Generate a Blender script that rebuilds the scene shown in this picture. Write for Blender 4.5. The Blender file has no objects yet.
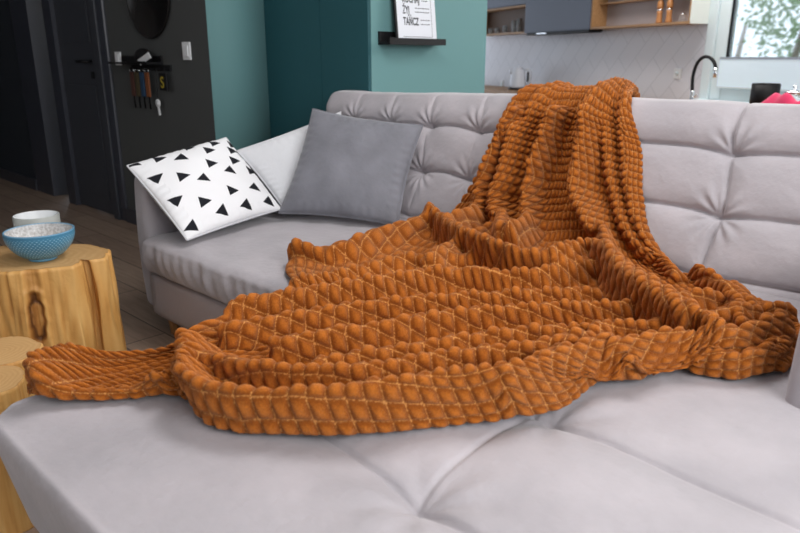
import bpy, bmesh, math, random
import numpy as np
from mathutils import Vector, Matrix
random.seed(4); rng = np.random.default_rng(7)

# ------------------------------------------------------------------ camera, world, lights, exposure
scene = bpy.context.scene
COL = scene.collection
F, HZ, CAM = 690.0, 57.0, np.array([2.672, -1.303, 1.15])
PITCH = math.atan((266.5 - HZ) / F)
FWD2 = np.array([-0.69308, 0.72086]); RGT2 = np.array([0.72086, 0.69308])
cd = bpy.data.cameras.new('camera'); cam = bpy.data.objects.new('camera', cd); COL.objects.link(cam)
cd.sensor_width = 36; cd.lens = F * 36 / 800; cd.clip_start = 0.02
cam.location = CAM
fw = Vector((FWD2[0] * math.cos(PITCH), FWD2[1] * math.cos(PITCH), -math.sin(PITCH)))
rt = Vector((RGT2[0], RGT2[1], 0)); up = rt.cross(fw)
cam.rotation_euler = Matrix((rt, up, -fw)).transposed().to_euler()
cd.dof.use_dof = True; cd.dof.focus_distance = 2.05; cd.dof.aperture_fstop = 3.8
scene.camera = cam

w = bpy.data.worlds.new('daylight'); scene.world = w; w.use_nodes = True
bg = w.node_tree.nodes['Background']; bg.inputs[0].default_value = (0.80, 0.88, 1.0, 1); bg.inputs[1].default_value = 1.7

def area(name, loc, target, sx, sy, power, col):
    ld = bpy.data.lights.new(name, 'AREA'); ld.shape = 'RECTANGLE'; ld.size = sx; ld.size_y = sy
    ld.energy = power; ld.color = col
    o = bpy.data.objects.new(name, ld); COL.objects.link(o); o.location = loc
    o.rotation_euler = (Vector(target) - Vector(loc)).to_track_quat('-Z', 'Y').to_euler()
    return o
area('terrace_window_daylight', (4.4, -0.7, 2.1), (0.6, 0.3, 0.5), 2.2, 1.2, 74, (1.0, 0.975, 0.95))
area('kitchen_window_daylight', (1.9, 3.9, 2.35), (1.5, 0.0, 0.4), 1.6, 1.0, 50, (1.0, 0.97, 0.94))
area('front_fill_light', (-1.6, -3.3, 2.0), (-0.4, 0.5, 0.5), 2.4, 1.3, 13, (0.90, 0.95, 1.0))  # mild fill added from the front; the wall behind it has no window
area('overhead_contrast_light', (1.5, 0.3, 2.66), (1.5, 0.3, 0), 1.1, 0.7, 32, (1.0, 0.985, 0.98))  # soft light added overhead to lift the tops of folds and tufts
area('kitchen_fill_light', (0.1, 4.35, 2.66), (0.1, 4.5, 0), 1.6, 0.4, 34, (1.0, 0.96, 0.93))  # unseen light added to brighten the tiled wall

vs = scene.view_settings
vs.view_transform = 'Standard'; vs.look = 'None'; vs.exposure = 0.0; vs.gamma = 1.0; vs.use_curve_mapping = False

# ------------------------------------------------------------------ pixel <-> place helpers (800x533 frame)
def ray(u, v):
    d = (u - 400) / F * np.array([RGT2[0], RGT2[1], 0]) + (266.5 - v) / F * np.array(up) + np.array(fw)
    return d
def on_z(u, v, z):
    d = ray(u, v); return CAM + d * (z - CAM[2]) / d[2]
def on_plane(u, v, p0, n):
    d = ray(u, v); n = np.array(n, float); return CAM + d * ((np.array(p0, float) - CAM) @ n) / (d @ n)

# ------------------------------------------------------------------ materials
def srgb(r, g, b):
    f = lambda c: (c / 255 / 12.92) if c / 255 <= 0.04045 else ((c / 255 + 0.055) / 1.055) ** 2.4
    return (f(r), f(g), f(b), 1)
def mat(name, col, rough=0.6, metal=0.0, noise=None, bump=0.0, bscale=200, sheen=0.0, trans=0.0, emit=None, spec=0.5, col2=None, nscale=8, wave=None):
    m = bpy.data.materials.new(name); m.use_nodes = True; nt = m.node_tree; b = nt.nodes['Principled BSDF']
    b.inputs['Base Color'].default_value = col; b.inputs['Roughness'].default_value = rough; b.inputs['Metallic'].default_value = metal
    b.inputs['Specular IOR Level'].default_value = spec
    if sheen:
        b.inputs['Sheen Weight'].default_value = sheen; b.inputs['Sheen Roughness'].default_value = 0.4
    if trans: b.inputs['Transmission Weight'].default_value = trans; b.inputs['IOR'].default_value = 1.3
    if emit: b.inputs['Emission Color'].default_value = emit[0]; b.inputs['Emission Strength'].default_value = emit[1]
    tc = nt.nodes.new('ShaderNodeTexCoord')
    if col2 is not None:
        n = nt.nodes.new('ShaderNodeTexNoise'); n.inputs['Scale'].default_value = nscale; n.inputs['Detail'].default_value = 5
        mp = nt.nodes.new('ShaderNodeMapping'); nt.links.new(tc.outputs['Object'], mp.inputs[0]); nt.links.new(mp.outputs[0], n.inputs[0])
        if wave: mp.inputs['Scale'].default_value = wave
        r = nt.nodes.new('ShaderNodeValToRGB'); r.color_ramp.elements[0].color = col; r.color_ramp.elements[1].color = col2
        r.color_ramp.elements[0].position = 0.35; r.color_ramp.elements[1].position = 0.68
        nt.links.new(n.outputs[0], r.inputs[0]); nt.links.new(r.outputs[0], b.inputs['Base Color'])
    if bump:
        n2 = nt.nodes.new('ShaderNodeTexNoise'); n2.inputs['Scale'].default_value = bscale; n2.inputs['Detail'].default_value = 4
        nt.links.new(tc.outputs['Object'], n2.inputs[0])
        bp = nt.nodes.new('ShaderNodeBump'); bp.inputs['Strength'].default_value = bump; bp.inputs['Distance'].default_value = 0.01
        nt.links.new(n2.outputs[0], bp.inputs['Height']); nt.links.new(bp.outputs[0], b.inputs['Normal'])
    return m
def attr_mat(name, attr, stops, rough=0.7, sheen=0.0, noise=0.0, nscale=60, bump=0.0, bscale=300, spec=0.3, sheen_tint=None):
    m = bpy.data.materials.new(name); m.use_nodes = True; nt = m.node_tree; b = nt.nodes['Principled BSDF']
    a = nt.nodes.new('ShaderNodeAttribute'); a.attribute_name = attr
    r = nt.nodes.new('ShaderNodeValToRGB'); el = r.color_ramp.elements
    el[0].position, el[0].color = stops[0]; el[1].position, el[1].color = stops[-1]
    for p, c in stops[1:-1]:
        e = el.new(p); e.color = c
    tc = nt.nodes.new('ShaderNodeTexCoord'); src = a.outputs['Fac']
    if noise:
        n = nt.nodes.new('ShaderNodeTexNoise'); n.inputs['Scale'].default_value = nscale; n.inputs['Detail'].default_value = 6
        nt.links.new(tc.outputs['Object'], n.inputs[0])
        s = nt.nodes.new('ShaderNodeMath'); s.operation = 'SUBTRACT'; nt.links.new(n.outputs[0], s.inputs[0]); s.inputs[1].default_value = 0.5
        k = nt.nodes.new('ShaderNodeMath'); k.operation = 'MULTIPLY_ADD'; nt.links.new(s.outputs[0], k.inputs[0]); k.inputs[1].default_value = noise
        nt.links.new(src, k.inputs[2]); src = k.outputs[0]
    nt.links.new(src, r.inputs[0]); nt.links.new(r.outputs[0], b.inputs['Base Color'])
    b.inputs['Roughness'].default_value = rough; b.inputs['Specular IOR Level'].default_value = spec
    b.inputs['Sheen Weight'].default_value = sheen; b.inputs['Sheen Roughness'].default_value = 0.45
    if sheen_tint: b.inputs['Sheen Tint'].default_value = sheen_tint
    if bump:
        n2 = nt.nodes.new('ShaderNodeTexNoise'); n2.inputs['Scale'].default_value = bscale; n2.inputs['Detail'].default_value = 5
        nt.links.new(tc.outputs['Object'], n2.inputs[0])
        bp = nt.nodes.new('ShaderNodeBump'); bp.inputs['Strength'].default_value = bump; bp.inputs['Distance'].default_value = 0.004
        nt.links.new(n2.outputs[0], bp.inputs['Height']); nt.links.new(bp.outputs[0], b.inputs['Normal'])
    return m

M = {}
M['sofa'] = mat('greige_velvet', srgb(166, 162, 167), 0.75, sheen=0.3, bump=0.25, bscale=40, col2=srgb(179, 174, 179), nscale=6, spec=0.2)
M['sofa_base'] = mat('greige_velvet_base', srgb(170, 161, 164), 0.8, sheen=0.3, bump=0.2, bscale=60, spec=0.2)
M['oak_leg'] = mat('oak_leg', srgb(176, 132, 88), 0.5, col2=srgb(196, 152, 104), nscale=20)
M['white_cotton'] = mat('white_cotton', srgb(202, 204, 208), 0.9, bump=0.3, bscale=30, spec=0.1)
M['grey_velvet'] = mat('grey_velvet', srgb(112, 113, 120), 0.7, sheen=0.4, col2=srgb(128, 129, 137), nscale=6, bump=0.4, bscale=25, spec=0.2)
M['teal_paint'] = mat('teal_paint', srgb(104, 148, 150), 0.75, bump=0.05, bscale=150)
M['teal_dark'] = mat('teal_wardrobe', srgb(28, 80, 88), 0.7)
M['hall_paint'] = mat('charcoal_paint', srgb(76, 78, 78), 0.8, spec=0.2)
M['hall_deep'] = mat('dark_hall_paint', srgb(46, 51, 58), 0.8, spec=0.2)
M['door_dark'] = mat('anthracite_door', srgb(58, 61, 68), 0.5, spec=0.35)
M['door_frame'] = mat('anthracite_frame', srgb(54, 57, 66), 0.4)
M['black'] = mat('black_plastic', srgb(15, 15, 18), 0.55, spec=0.3)
M['void'] = mat('matt_black', srgb(10, 11, 13), 0.9, spec=0.1)
M['white'] = mat('white_plastic', srgb(225, 228, 230), 0.4)
M['frame_white'] = mat('window_frame_white', srgb(216, 230, 234), 0.45)
M['paper'] = mat('poster_paper', srgb(226, 230, 238), 0.7)
M['ink'] = mat('poster_ink', srgb(40, 42, 50), 0.8)
M['oak'] = mat('light_oak', srgb(150, 112, 74), 0.5, col2=srgb(172, 134, 92), nscale=6, wave=(1, 8, 12))
M['cab_grey'] = mat('grey_cabinet', srgb(84, 92, 108), 0.5)
M['cab_white'] = mat('white_cabinet_side', srgb(228, 232, 226), 0.5)
M['glass'] = mat('clear_glass', (0.9, 0.95, 0.97, 1), 0.05, trans=0.95)
M['chrome'] = mat('chrome', (0.8, 0.82, 0.85, 1), 0.15, metal=1.0)
M['beech'] = mat('turned_beech', srgb(178, 122, 72), 0.4)
M['pink'] = mat('raspberry_cloth', srgb(205, 40, 90), 0.85, sheen=0.3)
M['mirror'] = mat('dark_mirror', (0.012, 0.011, 0.011, 1), 0.25, spec=0.3)
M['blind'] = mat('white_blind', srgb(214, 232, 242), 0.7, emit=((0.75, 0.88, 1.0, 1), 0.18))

# ------------------------------------------------------------------ object helpers
def link_mesh(name, verts, faces, m=None, parent=None, smooth=True, loc=None, rotz=0.0):
    me = bpy.data.meshes.new(name); verts = np.asarray([tuple(v) for v in verts] if not isinstance(verts, np.ndarray) else verts, float)
    ln = np.array([len(f) for f in faces], np.int32); fl = np.array([i for f in faces for i in f], np.int32)
    me.vertices.add(len(verts)); me.vertices.foreach_set('co', verts.astype(np.float32).ravel()); me.loops.add(len(fl)); me.loops.foreach_set('vertex_index', fl)
    me.polygons.add(len(ln)); me.polygons.foreach_set('loop_start', np.r_[0, np.cumsum(ln)[:-1]].astype(np.int32)); me.update(calc_edges=True)
    return finish(name, me, m, parent, smooth, loc, rotz)
def finish(name, me, m=None, parent=None, smooth=True, loc=None, rotz=0.0):
    o = bpy.data.objects.new(name, me); COL.objects.link(o)
    if m: me.materials.append(m)
    if smooth: me.polygons.foreach_set('use_smooth', [True] * len(me.polygons))
    if parent: o.parent = parent
    if loc is not None: o.location = loc
    o.rotation_euler.z = rotz
    return o
def bmobj(name, bm, m, parent=None, smooth=False, loc=None, rotz=0.0):
    bmesh.ops.recalc_face_normals(bm, faces=bm.faces)
    me = bpy.data.meshes.new(name); bm.to_mesh(me); bm.free()
    return finish(name, me, m, parent, smooth, loc, rotz)
def tag(o, label, cat, group=None):
    o['label'] = label; o['category'] = cat
    if group: o['group'] = group
    return o
def struct(o): o['kind'] = 'structure'; return o
def thing(name, label, cat, loc=(0, 0, 0), rotz=0.0, group=None):
    o = bpy.data.objects.new(name, None); COL.objects.link(o); o.location = loc; o.rotation_euler.z = rotz
    o.empty_display_size = 0.05
    return tag(o, label, cat, group)
def add_box(bm, x0, x1, y0, y1, z0, z1, bev=0.0):
    r = bmesh.ops.create_cube(bm, size=1.0); vs_ = r['verts']
    for v in vs_:
        v.co = Vector((x0 + (v.co.x + .5) * (x1 - x0), y0 + (v.co.y + .5) * (y1 - y0), z0 + (v.co.z + .5) * (z1 - z0)))
    if bev:
        es = list({e for v in vs_ for e in v.link_edges})
        bmesh.ops.bevel(bm, geom=es, offset=bev, segments=2, affect='EDGES', profile=0.6)
def box(name, x0, x1, y0, y1, z0, z1, m, parent=None, bev=0.0, loc=None, rotz=0.0):
    bm = bmesh.new(); add_box(bm, x0, x1, y0, y1, z0, z1, bev); return bmobj(name, bm, m, parent, False, loc, rotz)
def lathe(name, prof, m, parent=None, n=40, loc=None, fn=None, rotz=0.0):
    V = []; Fc = []
    for i, (r, z) in enumerate(prof):
        for j in range(n):
            t = 2 * math.pi * j / n; V.append((r * math.cos(t), r * math.sin(t), z))
    k = len(prof)
    for i in range(k - 1):
        for j in range(n):
            Fc.append((i * n + j, i * n + (j + 1) % n, (i + 1) * n + (j + 1) % n, (i + 1) * n + j))
    Fc.append(tuple(range(n))[::-1]); Fc.append(tuple((k - 1) * n + j for j in range(n)))
    if fn: V = [fn(*v) for v in V]
    return link_mesh(name, V, Fc, m, parent, True, loc, rotz)
def tube(name, pts, r, m, parent=None, n=10, loc=None, rotz=0.0):
    pts = [Vector(p) for p in pts]; V = []; Fc = []
    rs = r if isinstance(r, (list, tuple)) else [r] * len(pts)
    ref = Vector((0.3, 0.2, 0.93)).normalized()
    for i, p in enumerate(pts):
        t = (pts[min(i + 1, len(pts) - 1)] - pts[max(i - 1, 0)]).normalized()
        a = t.cross(ref)
        if a.length < 0.1: a = t.cross(Vector((1, 0, 0)))
        a.normalize(); b = t.cross(a)
        for j in range(n):
            th = 2 * math.pi * j / n; V.append(p + (a * math.cos(th) + b * math.sin(th)) * rs[i])
    for i in range(len(pts) - 1):
        for j in range(n): Fc.append((i * n + j, i * n + (j + 1) % n, (i + 1) * n + (j + 1) % n, (i + 1) * n + j))
    Fc.append(tuple(range(n))[::-1]); Fc.append(tuple((len(pts) - 1) * n + j for j in range(n)))
    return link_mesh(name, V, Fc, m, parent, True, loc, rotz)
def prism(name, poly, z0, z1, m, parent=None, loc=None, rotz=0.0):
    n = len(poly); V = [(x, y, z0) for x, y in poly] + [(x, y, z1) for x, y in poly]
    Fc = [tuple(range(n))[::-1], tuple(range(n, 2 * n))] + [(i, (i + 1) % n, n + (i + 1) % n, n + i) for i in range(n)]
    o = link_mesh(name, V, Fc, m, parent, False, loc, rotz)
    bm = bmesh.new(); bm.from_mesh(o.data); bmesh.ops.recalc_face_normals(bm, faces=bm.faces); bm.to_mesh(o.data); bm.free()
    return o
def rounded_block(name, lo, hi, r, n, fn, m, parent=None):
    """box with rounded edges from a dense grid, fn(P) moves the points"""
    lo = np.array(lo, float); hi = np.array(hi, float); idx = {}; V = []; Fc = []
    def vid(i, j, k):
        if (i, j, k) not in idx: idx[(i, j, k)] = len(V); V.append((i / n[0], j / n[1], k / n[2]))
        return idx[(i, j, k)]
    for k in (0, n[2]):
        for i in range(n[0]):
            for j in range(n[1]):
                q = [vid(i, j, k), vid(i + 1, j, k), vid(i + 1, j + 1, k), vid(i, j + 1, k)]; Fc.append(q if k else q[::-1])
    for j in (0, n[1]):
        for i in range(n[0]):
            for k in range(n[2]):
                q = [vid(i, j, k), vid(i + 1, j, k), vid(i + 1, j, k + 1), vid(i, j, k + 1)]; Fc.append(q[::-1] if j else q)
    for i in (0, n[0]):
        for j in range(n[1]):
            for k in range(n[2]):
                q = [vid(i, j, k), vid(i, j + 1, k), vid(i, j + 1, k + 1), vid(i, j, k + 1)]; Fc.append(q if i else q[::-1])
    P = lo + np.array(V) * (hi - lo)
    r = np.minimum(np.array(r, float), (hi - lo) / 2 - 1e-4)
    inn = np.clip(P, lo + r, hi - r); d = (P - inn) / r
    L = np.linalg.norm(d, axis=1); mx = np.max(np.abs(d), axis=1); sc = np.where(L > 1e-9, mx / np.maximum(L, 1e-9), 1)
    P = inn + d * sc[:, None] * r
    if fn: P = fn(P)
    return link_mesh(name, P, Fc, m, parent)

# ================================================================== SETTING
def floor_mat():
    m = bpy.data.materials.new('oak_floor'); m.use_nodes = True; nt = m.node_tree; b = nt.nodes['Principled BSDF']
    tc = nt.nodes.new('ShaderNodeTexCoord'); br = nt.nodes.new('ShaderNodeTexBrick'); nt.links.new(tc.outputs['Object'], br.inputs[0])
    br.inputs['Scale'].default_value = 1.0; br.inputs['Brick Width'].default_value = 1.3; br.inputs['Row Height'].default_value = 0.19
    br.inputs['Mortar Size'].default_value = 0.003
    br.inputs['Color1'].default_value = srgb(152, 132, 116); br.inputs['Color2'].default_value = srgb(136, 116, 102); br.inputs['Mortar'].default_value = srgb(60, 50, 45)
    n = nt.nodes.new('ShaderNodeTexNoise'); mp = nt.nodes.new('ShaderNodeMapping'); mp.inputs['Scale'].default_value = (2, 25, 1)
    nt.links.new(tc.outputs['Object'], mp.inputs[0]); nt.links.new(mp.outputs[0], n.inputs[0]); n.inputs['Scale'].default_value = 2.5; n.inputs['Detail'].default_value = 6
    mx = nt.nodes.new('ShaderNodeMixRGB'); mx.blend_type = 'OVERLAY'; mx.inputs[0].default_value = 0.5
    nt.links.new(br.outputs[0], mx.inputs[1]); nt.links.new(n.outputs[0], mx.inputs[2]); nt.links.new(mx.outputs[0], b.inputs['Base Color'])
    b.inputs['Roughness'].default_value = 0.5
    return m
def tile_mat():
    m = bpy.data.materials.new('herringbone_tile'); m.use_nodes = True; nt = m.node_tree; b = nt.nodes['Principled BSDF']
    tc = nt.nodes.new('ShaderNodeTexCoord'); mp = nt.nodes.new('ShaderNodeMapping'); mp.inputs['Rotation'].default_value = (math.pi / 2, 0, 0)
    mp2 = nt.nodes.new('ShaderNodeMapping'); mp2.inputs['Rotation'].default_value = (0, 0, math.radians(45))
    nt.links.new(tc.outputs['Object'], mp.inputs[0]); nt.links.new(mp.outputs[0], mp2.inputs[0])
    br = nt.nodes.new('ShaderNodeTexBrick'); nt.links.new(mp2.outputs[0], br.inputs[0]); br.inputs['Scale'].default_value = 1.0
    br.inputs['Brick Width'].default_value = 0.36; br.inputs['Row Height'].default_value = 0.18; br.inputs['Mortar Size'].default_value = 0.005
    br.inputs['Color1'].default_value = srgb(216, 217, 224); br.inputs['Color2'].default_value = srgb(212, 213, 220); br.inputs['Mortar'].default_value = srgb(198, 200, 207)
    nt.links.new(br.outputs[0], b.inputs['Base Color']); b.inputs['Roughness'].default_value = 0.4
    return m
struct(box('floor', -7, 5.5, -3.6, 5.2, -0.1, 0, floor_mat()))

BG = 0.873                                   # the hall wall's plane
# wall with the door, running along x; a dark doorway in it
struct(box('wall_hall_right', -2.16, -0.9045, BG, BG + 0.02, 0, 2.7, M['hall_paint']))
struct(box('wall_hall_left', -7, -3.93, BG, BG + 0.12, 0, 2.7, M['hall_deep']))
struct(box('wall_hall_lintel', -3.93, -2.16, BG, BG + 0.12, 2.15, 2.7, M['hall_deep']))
struct(box('wall_hall_recess', -4.2, -2.0, BG + 1.3, BG + 1.4, 0, 2.7, M['void']))
struct(box('trim_1', -3.93, -3.55, BG - 0.01, BG + 0.13, 0, 2.15, M['door_frame']))
struct(box('trim_2', -3.17, -3.02, BG - 0.03, BG + 0.13, 0, 2.15, M['door_frame']))
# door leaf with frame
dl = struct(box('door_1', -3.02, -2.36, BG, BG + 0.05, 0.01, 2.13, M['door_dark'], bev=0.004))
for z0, z1 in ((0.12, 0.95), (1.25, 2.0)):
    box('door_panel', -2.93, -2.45, BG - 0.006, BG + 0.004, z0, z1, M['door_dark'], dl, bev=0.004)
tube('door_handle', [(-2.47, BG, 1.12), (-2.47, BG - 0.05, 1.12), (-2.50, BG - 0.055, 1.12), (-2.60, BG - 0.055, 1.12)], 0.011, M['black'], dl)
box('lock_plate', -2.495, -2.445, BG - 0.008, BG, 1.0, 1.05, M['black'], dl, bev=0.003)
struct(box('trim_3', -2.36, -2.16, BG - 0.02, BG + 0.13, 0, 2.2, M['door_frame'], bev=0.012))
struct(box('trim_4', -2.33, -2.25, BG - 0.035, BG - 0.019, 0, 2.2, M['door_dark'], bev=0.006))
struct(box('baseboard_hall_left', -7, -3.93, BG - 0.02, BG, 0, 0.10, M['door_frame']))
struct(box('baseboard_hall_right', -2.16, -0.905, BG - 0.02, BG, 0, 0.10, M['door_frame']))
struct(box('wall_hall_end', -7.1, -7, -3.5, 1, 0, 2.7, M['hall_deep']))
struct(box('ceiling', -7, 5.5, -3.6, 8.5, 2.7, 2.8, mat('ceiling_white', srgb(225, 225, 225), .9)))
WW = mat('wall_white', srgb(215, 215, 215), .9)
struct(box('wall_back', -7, 5.5, -3.7, -3.6, 0, 2.7, WW))
struct(box('wall_right', 5.5, 5.6, -3.6, -2.8, 0, 2.7, WW)); struct(box('wall_right_far', 5.5, 5.6, 0.8, 5.2, 0, 2.7, WW)); struct(box('wall_right_sill', 5.5, 5.6, -2.8, 0.8, 0, 0.3, WW))
# stepped teal wall
B1 = 1.345
q1 = on_plane(269, 57, (0, B1, 0), (0, 1, 0)); q2 = on_plane(371.3, 57, (0, B1, 0), (0, 1, 0)); PA = float(q2[0])
q3 = on_plane(485.5, 57, (PA, 0, 0), (1, 0, 0))
struct(prism('wall_teal_return', [(-0.900, BG - 0.001), (float(q1[0]), B1), (float(q1[0]) - 0.02, B1), (-0.903, BG - 0.001)], 0, 2.7, M['teal_paint']))
struct(box('wall_teal_pier', PA - 0.45, PA, B1, float(q3[1]), 0, 2.7, M['teal_paint']))
seam = float(on_plane(324, 57, (0, B1, 0), (0, 1, 0))[0])
t = thing('wardrobe', 'tall dark teal built-in wardrobe front behind the sofa corner', 'wardrobe', (float(q1[0]), B1, 0))
wx0, wx1, sm = 0.0, PA - float(q1[0]) - 0.001, seam - float(q1[0])
box('body', wx0, wx1, -0.0, 0.30, 0, 2.68, M['teal_dark'], t)
box('door', wx0, sm - 0.002, -0.022, -0.001, 0.01, 2.68, M['teal_dark'], t)
box('door', sm + 0.002, wx1, -0.022, -0.001, 0.01, 2.68, M['teal_dark'], t)

# ---------------- picture ledge with poster on the pier's face (plane x = PA)
def led(u, v): return on_plane(u, v, (PA, 0, 0), (1, 0, 0))
led2 = lambda u, v: on_plane(u, v, (PA + .09, 0, 0), (1, 0, 0))
l0, l1 = led2(390, 27), led2(446, 41)
y0, y1, zb = float(l0[1]), float(l1[1]), float(led(415, 43)[2])
lg = thing('picture_ledge', 'narrow black picture ledge on the teal pier', 'shelf', (PA, y0, zb))
box('shelf_board', 0, 0.09, 0, y1 - y0, -0.012, 0.0, M['black'], lg)
box('front_lip', 0.08, 0.09, 0, y1 - y0, 0.0, 0.022, M['black'], lg)
box('back_rail', 0, 0.012, 0, y1 - y0, 0.0, 0.055, M['black'], lg)
pw = 0.30; py0 = y0 + 0.075; pz = zb + 0.001
po = thing('poster', 'white framed typographic poster standing on the black ledge', 'poster', (PA + 0.07, py0, pz))
po.rotation_euler = (0, math.radians(-6), 0)
box('frame', -0.012, 0.0, 0, pw + 0.02, 0, 0.42, M['black'], po)
box('sheet', 0.0, 0.002, 0.012, pw + 0.02, 0.0, 0.42, M['paper'], po)
for a0, a1, c0, c1 in ((0.05, pw - 0.015, 0.028, 0.030), (pw - 0.017, pw - 0.015, 0.0305, 0.40)): box('border_line', 0.002, 0.0026, a0, a1, c0, c1, M['ink'], po)
def lettering(txt, y, z, size, parent):
    cu = bpy.data.curves.new('lettering', 'FONT'); cu.body = txt; cu.size = size; cu.extrude = 0.0003; cu.offset = 0.0012
    tmp = bpy.data.objects.new('tmp', cu); COL.objects.link(tmp)
    bpy.context.view_layer.update()
    me = bpy.data.meshes.new_from_object(tmp.evaluated_get(bpy.context.evaluated_depsgraph_get())); bpy.data.objects.remove(tmp)
    o = bpy.data.objects.new('lettering', me); COL.objects.link(o); me.materials.append(M['ink']); o.parent = parent
    o.matrix_local = Matrix(((0, 0, 1, 0.0024), (1, 0, 0, y), (0, 1, 0, z), (0, 0, 0, 1))) @ Matrix.Diagonal((0.72, 1.1, 1, 1))
    return o
for txt, z in (('KOCHAJ', 0.205), ('\u017bYJ', 0.148), ('TA\u0143CZ', 0.090)): lettering(txt, 0.056, z, 0.050, po)
for z, ys in ((0.235, 0.21), (0.215, 0.21), (0.176, 0.155), (0.156, 0.155), (0.115, 0.195), (0.093, 0.195)):
    y = ys; bm = bmesh.new()
    while y < 0.262:
        l = random.uniform(0.008, 0.02); add_box(bm, 0.002, 0.0026, y, y + l, z, z + 0.004); y += l + 0.004
    bmobj('small_print', bm, M['ink'], po)

# ---------------- hall wall things
def hw(u, v): return on_plane(u, v, (0, BG, 0), (0, 1, 0))
def switch(u, v, wd, hg, label):
    c = hw(u, v); t = thing('light_switch', label, 'switch', (float(c[0]), BG, float(c[2])))
    box('plate', -wd / 2, wd / 2, -0.010, 0, -hg / 2, hg / 2, M['white'], t, bev=0.003)
    box('rocker', -wd * .28, wd * .28, -0.015, -0.009, -hg * .3, hg * .3, M['white'], t, bev=0.002)
switch(187.5, 51, 0.085, 0.10, 'white light switch near the teal corner, right of the key holder')
switch(119, 58.5, 0.08, 0.085, 'white light switch right beside the dark door frame')
c = hw(149, -8); a0 = float(hw(171, 0)[0] - hw(128, 0)[0]) / 2
lathe_o = lathe('wall_mirror', [(0.001, 0.0), (a0 * .96, 0.0), (a0, 0.008), (a0, 0.02), (a0 * .97, 0.022), (a0 * .96, 0.017), (0.001, 0.017)], M['mirror'], n=64, loc=(float(c[0]), BG, float(c[2])))
lathe_o.rotation_euler = (math.pi / 2, 0, 0); tag(lathe_o, 'round dark mirror on the charcoal hall wall, above the small shelf', 'mirror')
lathe_o.scale = (1, 1.0, 1)
ca, cb = hw(123, 59), hw(163, 61)
sh = thing('wall_shelf', 'small black wall shelf under the round mirror', 'shelf', (float(ca[0]), BG, float(ca[2]) - 0.03))
sw_ = float(cb[0] - ca[0]); box('shelf_board', 0, sw_, -0.11, 0, 0, 0.012, M['black'], sh, bev=0.002); box('shelf_board', 0, sw_, -0.012, 0, 0.012, 0.05, M['black'], sh, bev=0.002)
sx, sz = float(ca[0]), float(ca[2]) - 0.018
ccx = float(on_plane(143, 54, (0, BG - .055, 0), (0, 1, 0))[0]); ecx = float(on_plane(141, 56, (0, BG - .12, 0), (0, 1, 0))[0])
cap = thing('dark_cap', 'black cap lying on the small hall shelf', 'cap', (ccx, BG - 0.055, sz))
lathe('crown', [(0.085, 0), (0.088, 0.03), (0.07, 0.06), (0.04, 0.078), (0.004, 0.083)], M['black'], cap, n=24, fn=lambda x, y, z: (x, y * .5, z))
box('brim', -0.10, 0.10, -0.06, -0.03, 0.0, 0.006, M['black'], cap, bev=0.002)
tag(box('folded_letter', -0.075, 0.075, -0.003, 0.003, 0, 0.035, M['white'], None, loc=(ecx, BG - 0.093, sz + .004), bev=0.001), 'white folded envelope on the small hall shelf in front of the cap', 'envelope').rotation_euler = (0.3, -0.3, 0)
k0, k1 = hw(133, 67), hw(172, 70); kx = float(k0[0]); kw = float(k1[0] - k0[0]); kz = float(k0[2])
kr = thing('key_rack', 'black key rack with hooks under the hall shelf', 'key rack', (kx, BG, kz))
box('rail', 0, kw, -0.012, 0, -0.02, 0.015, M['black'], kr, bev=0.002)
for i in range(6):
    x = 0.03 + i * (kw - 0.06) / 5
    tube('hook', [(x, -0.01, -0.005), (x, -0.03, -0.012), (x, -0.035, 0.0)], 0.003, M['black'], kr, n=6)
kc = [('brown leather key fob hanging leftmost on the key rack', srgb(74, 40, 30)), ('dark olive key fob second on the key rack', srgb(66, 56, 32)), ('blue key tag in the middle of the key rack', srgb(28, 60, 90)), ('orange brown key fob hanging right of the blue tag', srgb(120, 66, 30))]
for i, (lb, cc) in enumerate(kc):
    x = kx + 0.045 + i * 0.068
    f = thing('key_fob', lb, 'key fob', (x, BG - 0.034, kz - 0.01), group='keys on the hall rack')
    box('tag', -0.022, 0.022, -0.006, 0.004, -0.17, -0.02, mat('fob_%d' % i, cc, 0.7), f, bev=0.003)
    lathe('ring', [(0.011, -0.0015), (0.014, -0.0015), (0.014, 0.0015), (0.011, 0.0015), (0.011, -0.0015)], M['chrome'], f, n=16, loc=(0, 0, -0.008)).rotation_euler = (0, math.pi / 2, 0)
    tube('key', [(0.004, 0.0, -0.17), (0.0, 0, -0.20), (0.006, 0, -0.245)], 0.005, M['void'], f, n=6)
x = kx + kw - 0.045
f = thing('key_case', 'square black key case with a yellow letter S at the right of the rack', 'key case', (x, BG - 0.036, kz - 0.01), group='keys on the hall rack')
box('case', -0.045, 0.045, -0.008, 0.006, -0.125, -0.02, M['black'], f, bev=0.004)
cu = bpy.data.curves.new('letter', 'FONT'); cu.body = 'S'; cu.size = 0.095; cu.extrude = 0.0005; cu.offset = 0.001
tmp = bpy.data.objects.new('tmp', cu); COL.objects.link(tmp); bpy.context.view_layer.update()
me = bpy.data.meshes.new_from_object(tmp.evaluated_get(bpy.context.evaluated_depsgraph_get())); bpy.data.objects.remove(tmp)
so = bpy.data.objects.new('letter', me); COL.objects.link(so); me.materials.append(mat('yellow_letter', srgb(170, 150, 40), 0.6)); so.parent = f
so.rotation_euler = (math.pi / 2, 0, 0); so.location = (-0.028, -0.0095, -0.108)
kk = hw(162.5, 103)
wk = thing('white_key', 'white key on a lanyard hanging lowest below the key rack', 'key', (float(kk[0]), BG - 0.03, float(kk[2])))
lathe('bow', [(0.001, -0.005), (0.024, -0.005), (0.026, 0.0), (0.024, 0.005), (0.001, 0.005)], M['white'], wk, n=20).rotation_euler = (math.pi / 2, 0, 0)
box('blade', -0.008, 0.008, -0.003, 0.003, -0.075, -0.02, M['white'], wk).rotation_euler = (0, -0.12, 0)
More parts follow.
